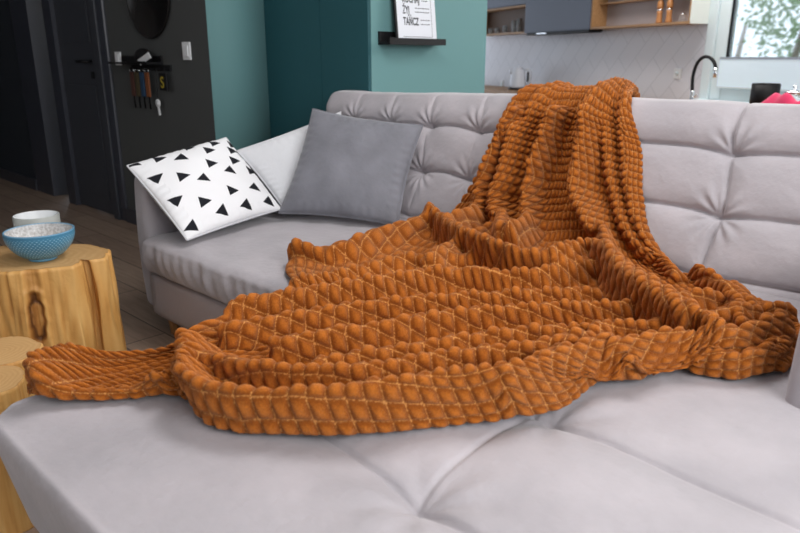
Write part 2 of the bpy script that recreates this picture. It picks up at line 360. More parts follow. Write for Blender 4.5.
tube('lanyard', [(0, 0, 0.02), (0.01, 0.0, 0.10), (0.02, -0.003, kz - float(kk[2]) - 0.005)], 0.003, M['black'], wk, n=6)

# ================================================================== KITCHEN (turned 17 degrees)
KR = math.radians(-25); KX = np.array([math.cos(KR), math.sin(KR), 0]); KY = np.array([-math.sin(KR), math.cos(KR), 0])
K0 = on_plane(704, 57, (0, 5.0, 0), (0, 1, 0)); K0[2] = 0
def K(x, y, z): return tuple(float(c) for c in (K0 + KX * x + KY * y + np.array([0, 0, z])))
def kpx(u, v, y=0.0):
    p = on_plane(u, v, K0 + KY * y, KY) - K0; return float(p @ KX), float(p[2])
def kbox(name, x0, x1, y0, y1, z0, z1, m, parent=None, bev=0.0):
    if parent: return box(name, x0, x1, y0, y1, z0, z1, m, parent, bev)
    return box(name, x0, x1, y0, y1, z0, z1, m, None, bev, loc=tuple(K0), rotz=KR)
def kthing(name, label, cat, x, y, z, group=None): return thing(name, label, cat, K(x, y, z), KR, group)
FR = -0.20
CT = 0.775
struct(kbox('wall_kitchen', -4.2, -0.001, 0, 0.12, 0, 2.7, tile_mat()))
wx_in, _ = kpx(724, 57)
xf = wx_in + 0.03
wz_bl_top = kpx(760, 57.5)[1]; wz_bl_bot = kpx(722, 88)[1]
struct(kbox('wall_window_below', 0.0, 3.4, 0, 0.12, 0, wz_bl_bot - 0.12, M['frame_white']))
struct(kbox('wall_window_above', 0.0, 3.4, 0, 0.12, 2.3, 2.7, M['frame_white']))
struct(kbox('wall_window_right', 1.9, 3.4, 0, 0.12, wz_bl_bot - 0.12, 2.3, M['frame_white']))
wf = struct(kbox('window_1', 0.0, 0.10, -0.01, 0.12, wz_bl_bot - 0.12, 2.3, M['frame_white'], None, 0.012))
kbox('window_sash', 0.10, wx_in + 0.0, 0.01, 0.09, wz_bl_bot - 0.10, 2.25, M['frame_white'], wf, 0.01)
kbox('window_sash', wx_in, 1.9, 0.01, 0.09, wz_bl_bot - 0.12, wz_bl_bot - 0.0, M['frame_white'], wf, 0.01)
kbox('window_sash', wx_in, 1.9, 0.01, 0.09, 2.2, 2.3, M['frame_white'], wf, 0.01)
kbox('window_gasket', wx_in, wx_in + 0.007, 0.02, 0.06, wz_bl_bot, 2.2, M['black'], wf)
kbox('window_pane', wx_in + 0.007, 1.9, 0.045, 0.05, wz_bl_bot, 2.2, M['glass'], wf)
struct(kbox('window_sill', -0.0, 1.9, -0.10, 0.0, wz_bl_bot - 0.13, wz_bl_bot - 0.10, M['frame_white'], None, 0.004)).name = 'trim_5'
bl = kthing('pleated_blind', 'white pleated blind covering the lower part of the kitchen window', 'blind', 0, 0, 0)
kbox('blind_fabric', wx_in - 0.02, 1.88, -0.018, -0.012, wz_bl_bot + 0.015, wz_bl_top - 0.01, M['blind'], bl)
kbox('rail', wx_in - 0.02, 1.88, -0.022, -0.005, wz_bl_top - 0.012, wz_bl_top + 0.004, mat('blind_rail', srgb(150, 160, 172), .4), bl)
kbox('rail', wx_in - 0.02, 1.88, -0.022, -0.005, wz_bl_bot, wz_bl_bot + 0.015, M['frame_white'], bl)
# worktop and base units
base = kthing('base_cabinets', 'grey kitchen base cabinet row hidden behind the sofa', 'cabinet', 0, 0, 0)
kbox('body', -4.2, 3.3, -0.58, -0.02, 0.08, CT - 0.04, M['cab_grey'], base)
tag(kbox('worktop', -4.2, 3.3, -0.62, -0.001, CT - 0.04, CT, M['oak'], None, 0.003), 'oak worktop running under the tiled wall and the window', 'worktop')
# upper units
x_g0, zb0 = kpx(525, 34, FR); x_g1, zb1 = kpx(590, 28, FR); x_r1, zb2 = kpx(690, 20, FR)
ZB = 1.42
ol = kthing('open_wall_cabinet', 'open oak wall shelf box with glasses, left of the grey cabinet', 'cabinet', x_g0, 0, ZB)
W1 = 1.3
kbox('bottom_panel', -W1, 0, FR, -0.001, 0, 0.02, M['oak'], ol); kbox('top_panel', -W1, 0, FR, -0.001, 0.30, 0.32, M['oak'], ol)
kbox('side_panel', -0.02, -0.001, FR, -0.001, 0.02, 0.30, M['oak'], ol); kbox('side_panel', -W1, -W1 + 0.02, FR, -0.001, 0.02, 0.30, M['oak'], ol)
kbox('back_panel', -W1 + .02, -0.02, -0.02, -0.001, 0.02, 0.30, mat('brown_back', srgb(104, 84, 70), .6), ol)
uc = kthing('upper_cabinet', 'grey wall cabinet over the open oak box at left', 'cabinet', x_g0, 0, ZB + 0.325)
kbox('body', -W1, -0.002, FR + .01, -0.001, 0, 0.6, M['cab_grey'], uc); kbox('door', -W1, -0.002, FR - .01, FR + .008, 0.002, 0.6, M['cab_grey'], uc, 0.002)
gc = kthing('grey_wall_cabinet', 'plain grey wall cabinet above the black extractor hood', 'cabinet', x_g0, 0, ZB)
gw = x_g1 - x_g0
kbox('body', 0.001, gw - 0.001, FR + 0.01, -0.001, 0, 0.9, M['cab_grey'], gc)
kbox('door', 0.001, gw - 0.001, FR - 0.012, FR + 0.008, 0, 0.9, M['cab_grey'], gc, 0.002)
hd = kthing('extractor_hood', 'slim black extractor hood under the grey wall cabinet', 'extractor hood', x_g0, 0, ZB)
kbox('body', 0.08, gw + 0.02, FR - 0.03, -0.06, -0.028, -0.001, M['black'], hd, 0.004)
kbox('control_strip', 0.3, 0.5, FR - 0.033, FR - 0.03, -0.02, -0.01, M['chrome'], hd)
rw = x_r1 - x_g1
orr = kthing('open_wall_cabinet', 'open oak wall shelf box with two wooden mills, beside the window', 'cabinet', x_g1, 0, ZB)
kbox('bottom_panel', 0.001, rw, FR, -0.001, 0, 0.02, M['oak'], orr); kbox('side_panel', 0.001, 0.02, FR, -0.001, 0.02, 0.42, M['oak'], orr)
kbox('side_panel', rw - 0.02, rw - 0.006, FR, -0.001, 0.02, 0.42, M['oak'], orr); kbox('end_cover', rw - 0.006, rw + 0.006, FR + .002, -0.001, 0.0, 0.9, M['cab_white'], orr)
kbox('top_panel', 0.001, rw, FR, -0.001, 0.42, 0.44, M['oak'], orr); kbox('back_panel', 0.02, rw - .02, -0.02, -0.001, 0.02, 0.42, mat('pale_back', srgb(176, 166, 166), .6), orr)
kbox('shelf', 0.02, rw - .02, FR + .08, -0.02, 0.235, 0.25, M['oak'], orr)
for u, lb in ((659, 'left turned beech pepper mill in the open shelf by the window'), (668.5, 'right turned beech pepper mill in the open shelf by the window')):
    mx_, _ = kpx(u, 20, FR + 0.1)
    ml = kthing('pepper_mill', lb, 'pepper mill', mx_, FR + 0.1, ZB + 0.0205, 'wooden mills'); ml.scale = (1.0, 1.0, 1.15)
    lathe('body', [(0.03, 0), (0.031, 0.015), (0.026, 0.04), (0.024, 0.075), (0.027, 0.095)], M['beech'], ml, 20)
    lathe('collar', [(0.0275, 0.095), (0.0275, 0.105)], M['chrome'], ml, 20)
    lathe('head', [(0.026, 0.105), (0.03, 0.125), (0.026, 0.16), (0.012, 0.175), (0.003, 0.18)], M['beech'], ml, 20)
gx, _ = kpx(683, 17, FR + .12)
jl = kthing('glass_jar', 'small glass jar right of the mills in the open shelf', 'jar', gx, FR + .12, ZB + .02)
lathe('jar_body', [(0.03, 0), (0.034, 0.02), (0.03, 0.05), (0.02, 0.06)], M['glass'], jl, 18); lathe('lid', [(0.021, 0.06), (0.021, 0.07), (0.003, 0.078)], M['chrome'], jl, 18)
GL = [(491, 'leftmost'), (497, 'second'), (505, 'third'), (514, 'fourth'), (519, 'rightmost')]
gm = mat('smoky_glass', (0.75, 0.78, 0.8, 1), 0.08, trans=0.7)
gproto = None
for i, (u, wd) in enumerate(GL):
    x, _ = kpx(u, 25, FR + 0.10)
    hgt = (0.07, 0.07, 0.09, 0.14, 0.16)[i]
    g = lathe('drinking_glass', [(0.024, 0), (0.027, 0.01), (0.032, hgt), (0.029, hgt), (0.024, 0.012), (0.001, 0.011)], gm, None, 18, K(x, FR + 0.10, ZB + 0.0205))
    tag(g, '%s drinking glass of the five in the open oak box' % wd, 'glass', 'glasses in the open box')
# kettle
kx_, kz_ = kpx(517, 90, -0.3)
kt = kthing('kettle', 'pale blue electric kettle on the worktop behind the sofa', 'kettle', kx_, -0.3, CT)
kk_m = mat('kettle_white', srgb(226, 232, 242), .3)
lathe('body', [(0.075, 0.02), (0.078, 0.04), (0.066, 0.15), (0.056, 0.20), (0.05, 0.215)], kk_m, kt, 28)
kt.scale = (1.25, 1.25, 1.12); kt.rotation_euler.z = math.radians(38)
lathe('lid', [(0.05, 0.215), (0.04, 0.23), (0.012, 0.236), (0.010, 0.25), (0.002, 0.252)], kk_m, kt, 24)
lathe('base_plate', [(0.085, 0), (0.085, 0.018), (0.078, 0.02)], M['black'], kt, 24)
tube('handle', [(0.055, 0, 0.205), (0.10, 0, 0.21), (0.122, 0, 0.17), (0.115, 0, 0.09), (0.075, 0, 0.05)], 0.013, kk_m, kt)
box('handle_grip', 0.088, 0.104, -0.008, 0.008, 0.08, 0.185, M['black'], kt, bev=.004)
tube('spout', [(-0.05, 0, 0.17), (-0.075, 0, 0.205)], [0.022, 0.012], kk_m, kt)
def socket(u, v, label):
    x, z = kpx(u, v); s = kthing('wall_socket', label, 'socket', x, 0, z)
    box('plate', -0.045, 0.045, -0.01, -0.0005, -0.045, 0.045, M['white'], s, bev=.004); lathe('socket_well', [(0.02, 0), (0.02, 0.0015)], M['frame_white'], s, 20, (0, -0.0102, 0)).rotation_euler = (math.pi / 2, 0, 0)
socket(502, 84, 'white wall socket on the tiles left of the kettle'); socket(678, 73.5, 'white wall socket on the tiles left of the tap')
# tap
tx, tz = kpx(692, 96, -0.25)
tp = kthing('kitchen_tap', 'black arched kitchen tap with chrome base by the window', 'tap', tx, -0.25, CT)
d0 = lambda u, v: (kpx(u, v, -0.25)[0] - tx, kpx(u, v, -0.25)[1] - CT)
lathe('base', [(0.028, 0), (0.028, 0.012), (0.018, 0.016), (0.017, 0.095), (0.012, 0.105)], M['chrome'], tp, 20)
pts = [(0, 0, 0.08)] + [(d0(u, v)[0], 0, d0(u, v)[1]) for u, v in ((692.5, 80), (694.5, 70), (698, 62), (703.5, 57.2), (709.5, 57.5), (714, 62), (715.8, 68))]
pp = []
for i in range(len(pts) - 1):
    for k in range(4):
        t_ = k / 4; p0, p1, p2, p3 = (np.array(pts[max(0, min(len(pts) - 1, j))]) for j in (i - 1, i, i + 1, i + 2))
        pp.append(tuple(0.5 * ((2 * p1) + (-p0 + p2) * t_ + (2 * p0 - 5 * p1 + 4 * p2 - p3) * t_ ** 2 + (-p0 + 3 * p1 - 3 * p2 + p3) * t_ ** 3)))
pp.append(pts[-1])
tube('hose', pp, 0.014, M['black'], tp)
e = pts[-1]; tube('spray_head', [e, (e[0] + .004, 0, e[2] - 0.075)], [0.017, 0.015], M['chrome'], tp)
tube('lever', [(0.01, -0.01, 0.04), (0.07, -0.015, 0.075)], 0.007, M['chrome'], tp)
# things at the right end of the worktop
bx0, _ = kpx(700, 98, -0.5); bx1, _ = kpx(748, 98, -0.5)
tag(kbox('chopping_board', bx0 - .15, bx1, -0.55, -0.35, CT + 0.001, CT + 0.022, mat('walnut_board', srgb(120, 78, 56), .5), None, 0.008), 'brown wooden chopping board on the worktop below the window', 'chopping board')
cx0, _ = kpx(754, 95, -0.25); cx1, _ = kpx(776, 95, -0.25)
cr = (cx1 - cx0) / 2
ct = kthing('black_canister', 'matt black canister on the worktop under the blind', 'canister', (cx0 + cx1) / 2, -0.25, CT)
lathe('body', [(cr, 0), (cr, 0.18)], M['black'], ct, 32); lathe('rim', [(cr * .98, 0.18), (cr * .98, 0.188), (cr * .85, 0.188), (cr * .84, 0.182)], M['black'], ct, 32)
jx, _ = kpx(794, 95, -0.3)
jr = kthing('glass_jar', 'clear glass jar with knobbed lid at the right edge of the worktop', 'jar', jx, -0.3, CT)
lathe('jar_body', [(0.06, 0), (0.08, 0.02), (0.085, 0.09), (0.06, 0.125), (0.055, 0.13)], M['glass'], jr, 28)
lathe('lid', [(0.06, 0.13), (0.06, 0.142), (0.02, 0.15), (0.012, 0.16), (0.02, 0.175), (0.003, 0.19)], M['chrome'], jr, 24)
# raspberry cloth: draped pile
cxa, _ = kpx(757, 100, -0.5)
G = 40; V = []; Fc = []
for j in range(15):
    for i in range(G + 1):
        x = i / G * 0.9; y = j / 14 * 0.18
        hh = 0.115 * min(1, x / 0.12) * math.sin(math.pi * min(max(y / 0.18, 0.0), 1)) ** 0.6 * (1 + 0.18 * math.sin(x * 23 + y * 30) + 0.12 * math.sin(x * 51))
        V.append((x, y - 0.02 * math.sin(x * 9), max(hh, 0.001)))
for j in range(14):
    for i in range(G):
        q = j * (G + 1) + i; Fc.append((q, q + 1, q + G + 2, q + G + 1))
pk = tag(link_mesh('kitchen_towel', V, Fc, M['pink'], None, True, K(cxa, -0.60, CT + 0.001), KR), 'raspberry pink cloth bunched on the worktop edge at far right', 'cloth')
sm_ = pk.modifiers.new('thick', 'SOLIDIFY'); sm_.thickness = 0.004; sm_.offset = 1
# garden outside
leafm = [mat('leaf_light', srgb(150, 176, 110), .6), mat('leaf_mid', srgb(110, 150, 90), .6)]
def tree(label, x, y, z0, crown, n, seed, m, s=0.07):
    x = kpx(x, 20, y)[0]
    t = kthing('garden_tree', label, 'tree', x, y, z0 - 0.0); r_ = np.random.default_rng(seed)
    trunk = [(0, 0, 0), (0.08, 0, 1.2), (-0.05, 0, 2.2), (0.1, 0, 3.2)]
    tube('trunk', trunk, [0.12, 0.1, 0.07, 0.03], mat('bark_%d' % seed, srgb(120, 108, 90), .9), t)
    V = []; Fc = []
    for k in range(26):
        c = np.array([r_.normal(0, crown[0] * .5), r_.normal(0, crown[1] * .5), crown[3] + r_.normal(0, crown[2] * .45)])
        p = c + r_.normal(0, 0.22, (n, 3))
        for q in p:
            a = r_.normal(size=3); a /= np.linalg.norm(a); b = np.cross(a, r_.normal(size=3)); b /= np.linalg.norm(b)
            i0 = len(V); V += [q, q + a * s * .5 + b * s * .25, q + a * s, q + a * s * .5 - b * s * .25]; Fc.append((i0, i0 + 1, i0 + 2, i0 + 3))
    link_mesh('crown', V, Fc, m, t, False)
tree('leafy pale green tree outside the kitchen window', 800, 4.2, -1.5, (1.0, .7, 1.7, 3.3), 90, 3, leafm[1], 0.10)
tree('sparse light green tree further left outside the window', 742, 6.0, -1.5, (0.8, .7, .9, 5.2), 60, 5, leafm[0], 0.09)
struct(kbox('ground_garden', -8, 9, 0.5, 14, -1.7, -1.5, mat('lawn', srgb(150, 170, 110), .9)))

# ================================================================== SOFA
sofa = thing('corner_sofa', 'large greige velvet corner sofa with tufted back and chaise', 'sofa', (0, 0, 0))
def wrinkle(x, y, s=1.0):
    return s * (0.004 * np.sin(x * 9 + 2.1 * np.sin(y * 5)) * np.sin(y * 7 + x * 3) + 0.002 * np.sin(x * 23 + y * 17 + 2 * np.sin(y * 11)))
AL, AR = 1.14, 2.58
BR1, BR2 = 0.845, 0.648
def seatfn(P):
    x, y, z = P.T; top = np.clip((z - 0.30) / 0.135, 0, 1)
    e = np.minimum(np.minimum(x - 0.0, 1.14 - x), np.minimum(y + 0.05, 0.99 - y)); dome = np.clip(e / 0.35, 0, 1)
    z2 = z + top * (0.012 * np.sin(dome * math.pi / 2) + wrinkle(x, y, .9))
    front = np.clip((0.02 - y) / 0.06, 0, 1) * np.sin(np.clip((z - .28) / .155, 0, 1) * math.pi)
    pip = 0.004 * np.exp(-((z - 0.418) / 0.006) ** 2) * (y < 0)
    y2 = y - 0.018 * front * (1 + 0.3 * np.sin(x * 31 + 3 * np.sin(x * 12))) - 0.003 * front * np.sin(x * 90 + z * 40) - pip
    return np.stack([x, y2, z2], 1)
rounded_block('seat_cushion', (-0.03, -0.045, 0.282), (1.139, 0.99, 0.435), (0.03, 0.035, 0.03), (90, 80, 16), seatfn, M['sofa'], sofa)
rounded_block('base', (-0.03, -0.035, 0.09), (1.24, 1.30, 0.278), (0.02, 0.02, 0.02), (20, 20, 6), None, M['sofa_base'], sofa)
CB = [(2.01, -0.56), (2.02, -0.17), (1.45, -0.56), (2.6, -0.17), (2.6, -0.6), (2.03, 0.2), (1.45, 0.2)]
def chaisefn(P):
    x, y, z = P.T; top = np.clip((z - 0.30) / 0.135, 0, 1) ** 1.5
    # plan corner rounding
    cx, cy, r = AL + 0.10, -.985 + 0.10, 0.10
    dx = np.minimum(x - cx, 0) / r; dy = np.minimum(y - cy, 0) / r; L = np.hypot(dx, dy); mx = np.maximum(-dx, -dy)
    k = np.where((dx < 0) & (dy < 0), np.maximum(mx, 1e-6) / np.maximum(L, 1e-6), 1.0)
    x2 = np.where(k < 1, cx + dx * r * k, x); y2 = np.where(k < 1, cy + dy * r * k, y)
    z2 = z.copy(); sag = 0.0
    for yy, x0 in ((-0.56, 1.62), (-0.17, 1.9)):
        d = y2 - yy + 0.02 * np.sin((x2 - 2.0) * 4); fade = 1 / (1 + np.exp(-(x2 - x0) / 0.05))
        sag = sag + fade * (0.013 * np.exp(-(np.abs(d) / 0.055) ** 1.3) + 0.010 * np.exp(-(d / 0.006) ** 2))
    d = x2 - 1.99 - 0.02 * np.sin(y2 * 6)
    fade = 1 / (1 + np.exp((np.abs(y2 + 0.37) - 0.22) / 0.03))
    sag = sag + fade * (0.012 * np.exp(-(np.abs(d) / 0.05) ** 1.3) + 0.006 * np.exp(-(d / 0.006) ** 2))
    for bx_, by_ in CB:
        r2 = np.hypot(x2 - bx_, y2 - by_); th = np.arctan2(y2 - by_, x2 - bx_)
        sag = sag + 0.022 * np.exp(-(r2 / 0.045) ** 1.2) + 0.003 * np.exp(-((r2 - 0.09) / 0.06) ** 2) * np.sin(7 * th + bx_ * 5)
    e = np.minimum(np.minimum(x2 - AL, AR - x2), y2 + .985); dome = np.sin(np.clip(e / 0.3, 0, 1) * math.pi / 2)
    z2 = z2 + top * (0.014 * dome - sag + wrinkle(x2, y2, .6))
    low = np.clip((0.40 - z) / 0.2, 0, 1); y2 = y2 + 0.035 * low * np.clip((-0.7 - y2) / 0.28, 0, 1); x2 = x2 + 0.04 * low * np.clip((AL + 0.3 - x2) / 0.3, 0, 1)
    # raised piping round the top edge
    z2 = z2 + 0.006 * np.exp(-((e - 0.012) / 0.007) ** 2) * (z > 0.425)
    return np.stack([x2, y2, z2], 1)
rounded_block('chaise_cushion', (AL, -0.985, 0.20), (AR, 0.99, 0.437), (0.02, 0.02, 0.014), (300, 380, 20), chaisefn, M['sofa'], sofa)
rounded_block('chaise_base', (AL + 0.06, -0.93, 0.09), (AR, 1.30, 0.215), (0.03, 0.03, 0.02), (20, 20, 6), None, M['sofa_base'], sofa)
def armfn(P):
    x, y, z = P.T
    b = 0.010 * np.sin(np.clip((z - .1) / .58, 0, 1) * math.pi)
    return np.stack([x + b * np.sign(x - x.mean()) * .6, y - b * (y < y.mean()), z + 0.004 * np.sin(y * 14)], 1)
rounded_block('armrest', (-0.145, -0.005, 0.09), (-0.036, 1.22, 0.69), (0.035, 0.035, 0.045), (10, 50, 40), armfn, M['sofa'], sofa)
rounded_block('armrest', (2.345, 0.215, 0.09), (2.50, 1.22, 0.69), (0.04, 0.04, 0.045), (10, 50, 40), armfn, M['sofa'], sofa)
# tufted back: profile (y, z) swept along x, front puffed between the seams
BP = [(0.945, 0.36), (0.947, 0.44), (0.985, 0.56), (1.02, 0.66), (1.05, 0.76), (1.075, 0.85), (1.095, 0.92), (1.125, 0.975), (1.175, 1.0), (1.235, 0.995), (1.285, 0.97), (1.305, 0.91), (1.31, 0.75), (1.31, 0.5), (1.31, 0.12)]
def resample(poly, ds):
    P = np.array(poly, float); s = np.r_[0, np.cumsum(np.linalg.norm(np.diff(P, axis=0), axis=1))]
    n = int(s[-1] / ds) + 1; t = np.linspace(0, s[-1], n)
    for _ in range(2): pass
    Q = np.stack([np.interp(t, s, P[:, k]) for k in range(2)], 1)
    for _ in range(int(6 * min(1, 0.0075 / ds) * (0.0075 / ds))): Q[1:-1] = 0.25 * Q[:-2] + 0.5 * Q[1:-1] + 0.25 * Q[2:]
    return Q
COLS = [0.08, 0.336, 0.58, 0.854, 1.12, 1.38, 1.893, 2.35]
def tufted_back():
    Q = resample(BP, 0.0048); nq = len(Q); X0, X1 = -0.175, 2.56; nx = 600; xs = np.linspace(X0, X1, nx)
    T = np.gradient(Q, axis=0); T /= np.linalg.norm(T, axis=1)[:, None]; N = np.stack([-T[:, 1], T[:, 0]], 1)
    X, Yz = np.meshgrid(xs, np.arange(nq), indexing='ij'); Z = Q[:, 1][Yz]; Yb = Q[:, 0][Yz]
    front = np.clip((1.20 - Yb) / 0.07, 0, 1); front = np.where(np.arange(nq)[None, :] > nq * 0.62, 0, front)
    g = np.zeros_like(X); wgt = np.where(X < 1.2, 1.0, 1.0)
    wob = 0.006 * np.sin(X * 12)
    dcol = np.min(np.stack([np.abs(X - c - 0.01 * np.sin(Z * 14 + c * 9)) for c in COLS]), axis=0)
    for zr in (BR1, BR2, 0.455):
        sagc = 0.014 * np.clip(1 - dcol / 0.14, 0, 1) ** 1.5      # the seam dips at each button
        d = Z - (zr + 0.012 - sagc + wob * .4)
        g += 0.019 * np.exp(-(np.abs(d) / 0.030) ** 1.15) + 0.013 * np.exp(-(np.abs(d) / 0.0055) ** 1.6)
    side = np.where(X < 1.2, 0.35, 1.0)
    g = np.maximum(g, side * (0.013 * np.exp(-(dcol / 0.028) ** 1.2) + 0.011 * np.exp(-(dcol / 0.0055) ** 1.6)) * np.clip((1.03 - Z) / .05, 0.2, 1))
    for c in COLS:
        for zr in (BR1, BR2):
            r = np.hypot(X - c, (Z - zr) * 1.02); th = np.arctan2(Z - zr, X - c)
            g += 0.026 * np.exp(-(r / 0.032) ** 1.1)
            up_ = np.clip(np.sin(th), 0, 1) if zr == BR1 else 0.6
            g += 0.006 * np.exp(-((r - 0.055) / 0.04) ** 2) * np.sin(th * 11 + c * 7) * up_
    D = (0.030 - g) * front + 0.002 * np.sin(X * 16 + 3 * np.sin(Z * 9)) * np.sin(Z * 21 + X * 5)
    # rounded ends
    ez = np.minimum(X - X0, X1 - X); rr = 0.07
    k = np.clip(1 - ez / rr, 0, 1); endd = rr * (1 - np.sqrt(1 - k ** 2))
    D = D - endd * 0.9
    Yo = Yb + N[:, 0][Yz] * D; Zo = Z + N[:, 1][Yz] * D
    Zo = Zo - 0.024 * np.clip((1.1 - X) / .9, 0, 1) * np.clip((Z - .86) / .12, 0, 1)
    V = np.stack([X, Yo, Zo], -1).reshape(-1, 3)
    Fc = [(i * nq + j, (i + 1) * nq + j, (i + 1) * nq + j + 1, i * nq + j + 1) for i in range(nx - 1) for j in range(nq - 1)]
    Fc.append(tuple(range(nq))); Fc.append(tuple((nx - 1) * nq + j for j in range(nq))[::-1])
    Fc += [(i * nq, i * nq + nq - 1, (i + 1) * nq + nq - 1, (i + 1) * nq) for i in range(nx - 1)]
    return link_mesh('backrest', V, Fc, M['sofa'], sofa)
tufted_back()
for x, y in ((0.03, 0.03), (0.03, 1.2), (AL + .14, -0.85), (2.45, -0.85), (2.45, 1.2)):
    lathe('leg', [(0.016, 0.0), (0.024, 0.092)], M['oak_leg'], sofa, 20, (x, y, 0))

# ================================================================== BLANKET
# profile of the sofa under the blanket: s runs along the seat (s = y) and up and over the back
PR = resample([(-1.2, 0.447), (0.2, 0.449), (0.86, 0.450), (0.925, 0.47), (0.955, 0.53), (0.985, 0.62), (1.015, 0.71), (1.045, 0.80), (1.07, 0.89), (1.09, 0.96), (1.125, 1.002), (1.175, 1.016), (1.24, 1.014), (1.295, .995), (1.325, 0.95), (1.33, 0.85), (1.33, 0.4)], 0.01)
SS = np.r_[0, np.cumsum(np.linalg.norm(np.diff(PR, axis=0), axis=1))] - 1.2
TT = np.gradient(PR, axis=0); TT /= np.linalg.norm(TT, axis=1)[:, None]
for _ in range(12): TT[1:-1] = 0.25 * TT[:-2] + 0.5 * TT[1:-1] + 0.25 * TT[2:]
TT /= np.linalg.norm(TT, axis=1)[:, None]; NN = np.stack([-TT[:, 1], TT[:, 0]], 1)
STOP = float(SS[np.argmax(PR[:, 1])])
def base3(a, s, h):
    y = np.interp(s, SS, PR[:, 0]); z = np.interp(s, SS, PR[:, 1]); ny = np.interp(s, SS, NN[:, 0]); nz = np.interp(s, SS, NN[:, 1])
    return np.stack([a, y + ny * h, z + nz * h], -1)
def px2as(u, v, h=0.02):
    Q = PR + NN * h; d = ray(u, v); best = None
    # first crossing of the ray's (y, z) track with the offset profile
    for i in range(len(Q) - 1):
        p, q = Q[i], Q[i + 1]; e = q - p; A = np.array([[d[1], -e[0]], [d[2], -e[1]]]); det = np.linalg.det(A)
        if abs(det) < 1e-9: continue
        t, k = np.linalg.solve(A, p - CAM[1:])
        if t > 0 and -1e-6 <= k <= 1 + 1e-6:
            if best is None or t < best[0]: best = (t, CAM[0] + t * d[0], SS[i] + k * (SS[i + 1] - SS[i]))
    if best is None:   # above the top line: the nearest point of the top
        dd = on_plane(u, v, (0, 1.17, 0), (0, 1, 0)); return float(dd[0]), STOP
    return best[1], best[2]
ROWS = [
 [(1.06, STOP + .42), (1.15, STOP + .42), (1.24, STOP + .42), (1.33, STOP + .42), (1.38, STOP + .42), (1.43, STOP + .42), 0],
 [(1.03, STOP + .06), (1.13, STOP + .06), (1.23, STOP + .06), (1.33, STOP + .06), (1.39, STOP + .06), (1.44, STOP + .06), 0],
 [(512, 101), (538, 98), (566, 98), (592, 98), (610, 100), (629, 102), 1],
 [(490, 140), (522, 140), (552, 140), (582, 140), (612, 145), (638, 150), 1],
 [(468, 188), (503, 190), (540, 195), (575, 195), (610, 200), (641, 200), 1],
 [(428, 222), (470, 225), (522, 232), (570, 232), (615, 235), (651, 237), 1],
 [(380, 226, .04), (430, 240), (500, 250), (562, 255), (625, 260), (675, 266), 1],
 [(289, 248, .06), (388, 270), (480, 270), (572, 278), (655, 284), (732, 284, .03), 1],
 [(299, 280, .05), (372, 297), (462, 297), (562, 303), (665, 308), (778, 300, .03), 1],
 [(206, 321, .08), (318, 328), (440, 325), (562, 330), (675, 334), (802, 318, .03), 1],
 [(126, 346, .06), (265, 360), (405, 360), (542, 360), (685, 355), (806, 336, .02), 1],
 [(68, 364, .04), (220, 388), (370, 398), (512, 392), (652, 372), (803, 356, .02), 1],
 [(31, 393, .0), (212, 424, .0), (352, 431, .0), (502, 415, .0), (628, 384, .0), (790, 374, .0), 1],
]
CN = []
for r in ROWS:
    CN.append([px2as(p[0], p[1], p[2] if len(p) > 2 else 0.03) if r[-1] else p for p in r[:-1]])
CN = np.array(CN, float)                            # rows x 6 x 2
VROW = np.array([0, 9, 12, 17, 22, 25.5, 28, 32, 36, 41, 46, 51, 56.0]) * 78 / 56   # waffle cells down to each row
NU, NV, SUB = 54, 78, 2
def spl(xk, yk, x):                                 # cubic Hermite through the knots
    m = np.gradient(yk, xk, axis=0); i = np.clip(np.searchsorted(xk, x, 'right') - 1, 0, len(xk) - 2)
    h = (xk[i + 1] - xk[i])[:, None]; t = ((x - xk[i])[:, None]) / h
    return (2 * t**3 - 3 * t**2 + 1) * yk[i] + (t**3 - 2 * t**2 + t) * h * m[i] + (-2 * t**3 + 3 * t**2) * yk[i + 1] + (t**3 - t**2) * h * m[i + 1]
ug = np.linspace(0, 1, NU * SUB + 1); vg = np.linspace(0, NV, NV * SUB + 1)
tmpr = np.stack([spl(np.linspace(0, 1, 6), CN[r], ug) for r in range(len(CN))])    # rows x nu x 2
PA2 = spl(VROW, tmpr.reshape(len(CN), -1), vg).reshape(len(vg), len(ug), 2)
# front hem follows the scalloped outline of the photo
HEM = [(31, 393), (60, 404), (110, 403), (165, 398), (196, 400), (212, 428), (250, 437), (330, 440), (400, 435), (470, 425), (528, 420), (562, 411), (600, 386), (640, 385), (668, 367), (700, 378), (740, 383), (785, 372)]
hp = np.array([px2as(u, v, 0.0) for u, v in HEM]); hs = np.r_[0, np.cumsum(np.linalg.norm(np.diff(hp, axis=0), axis=1))]; hs /= hs[-1]
hl = np.stack([np.interp(ug, hs, hp[:, k]) for k in range(2)], 1)
wv = np.clip(1 - (NV - vg) / 10.0, 0, 1)[:, None, None] ** 1.5
PA2 = PA2 + wv * (hl - PA2[-1])[None]
tb = np.clip((NV - vg) / 3.2, 0, 1); ib = int((NV - 3.2) * SUB)
for k in range(ib, len(vg)): PA2[k] = PA2[-1] + (PA2[ib] - PA2[-1]) * tb[k] ** 2.2
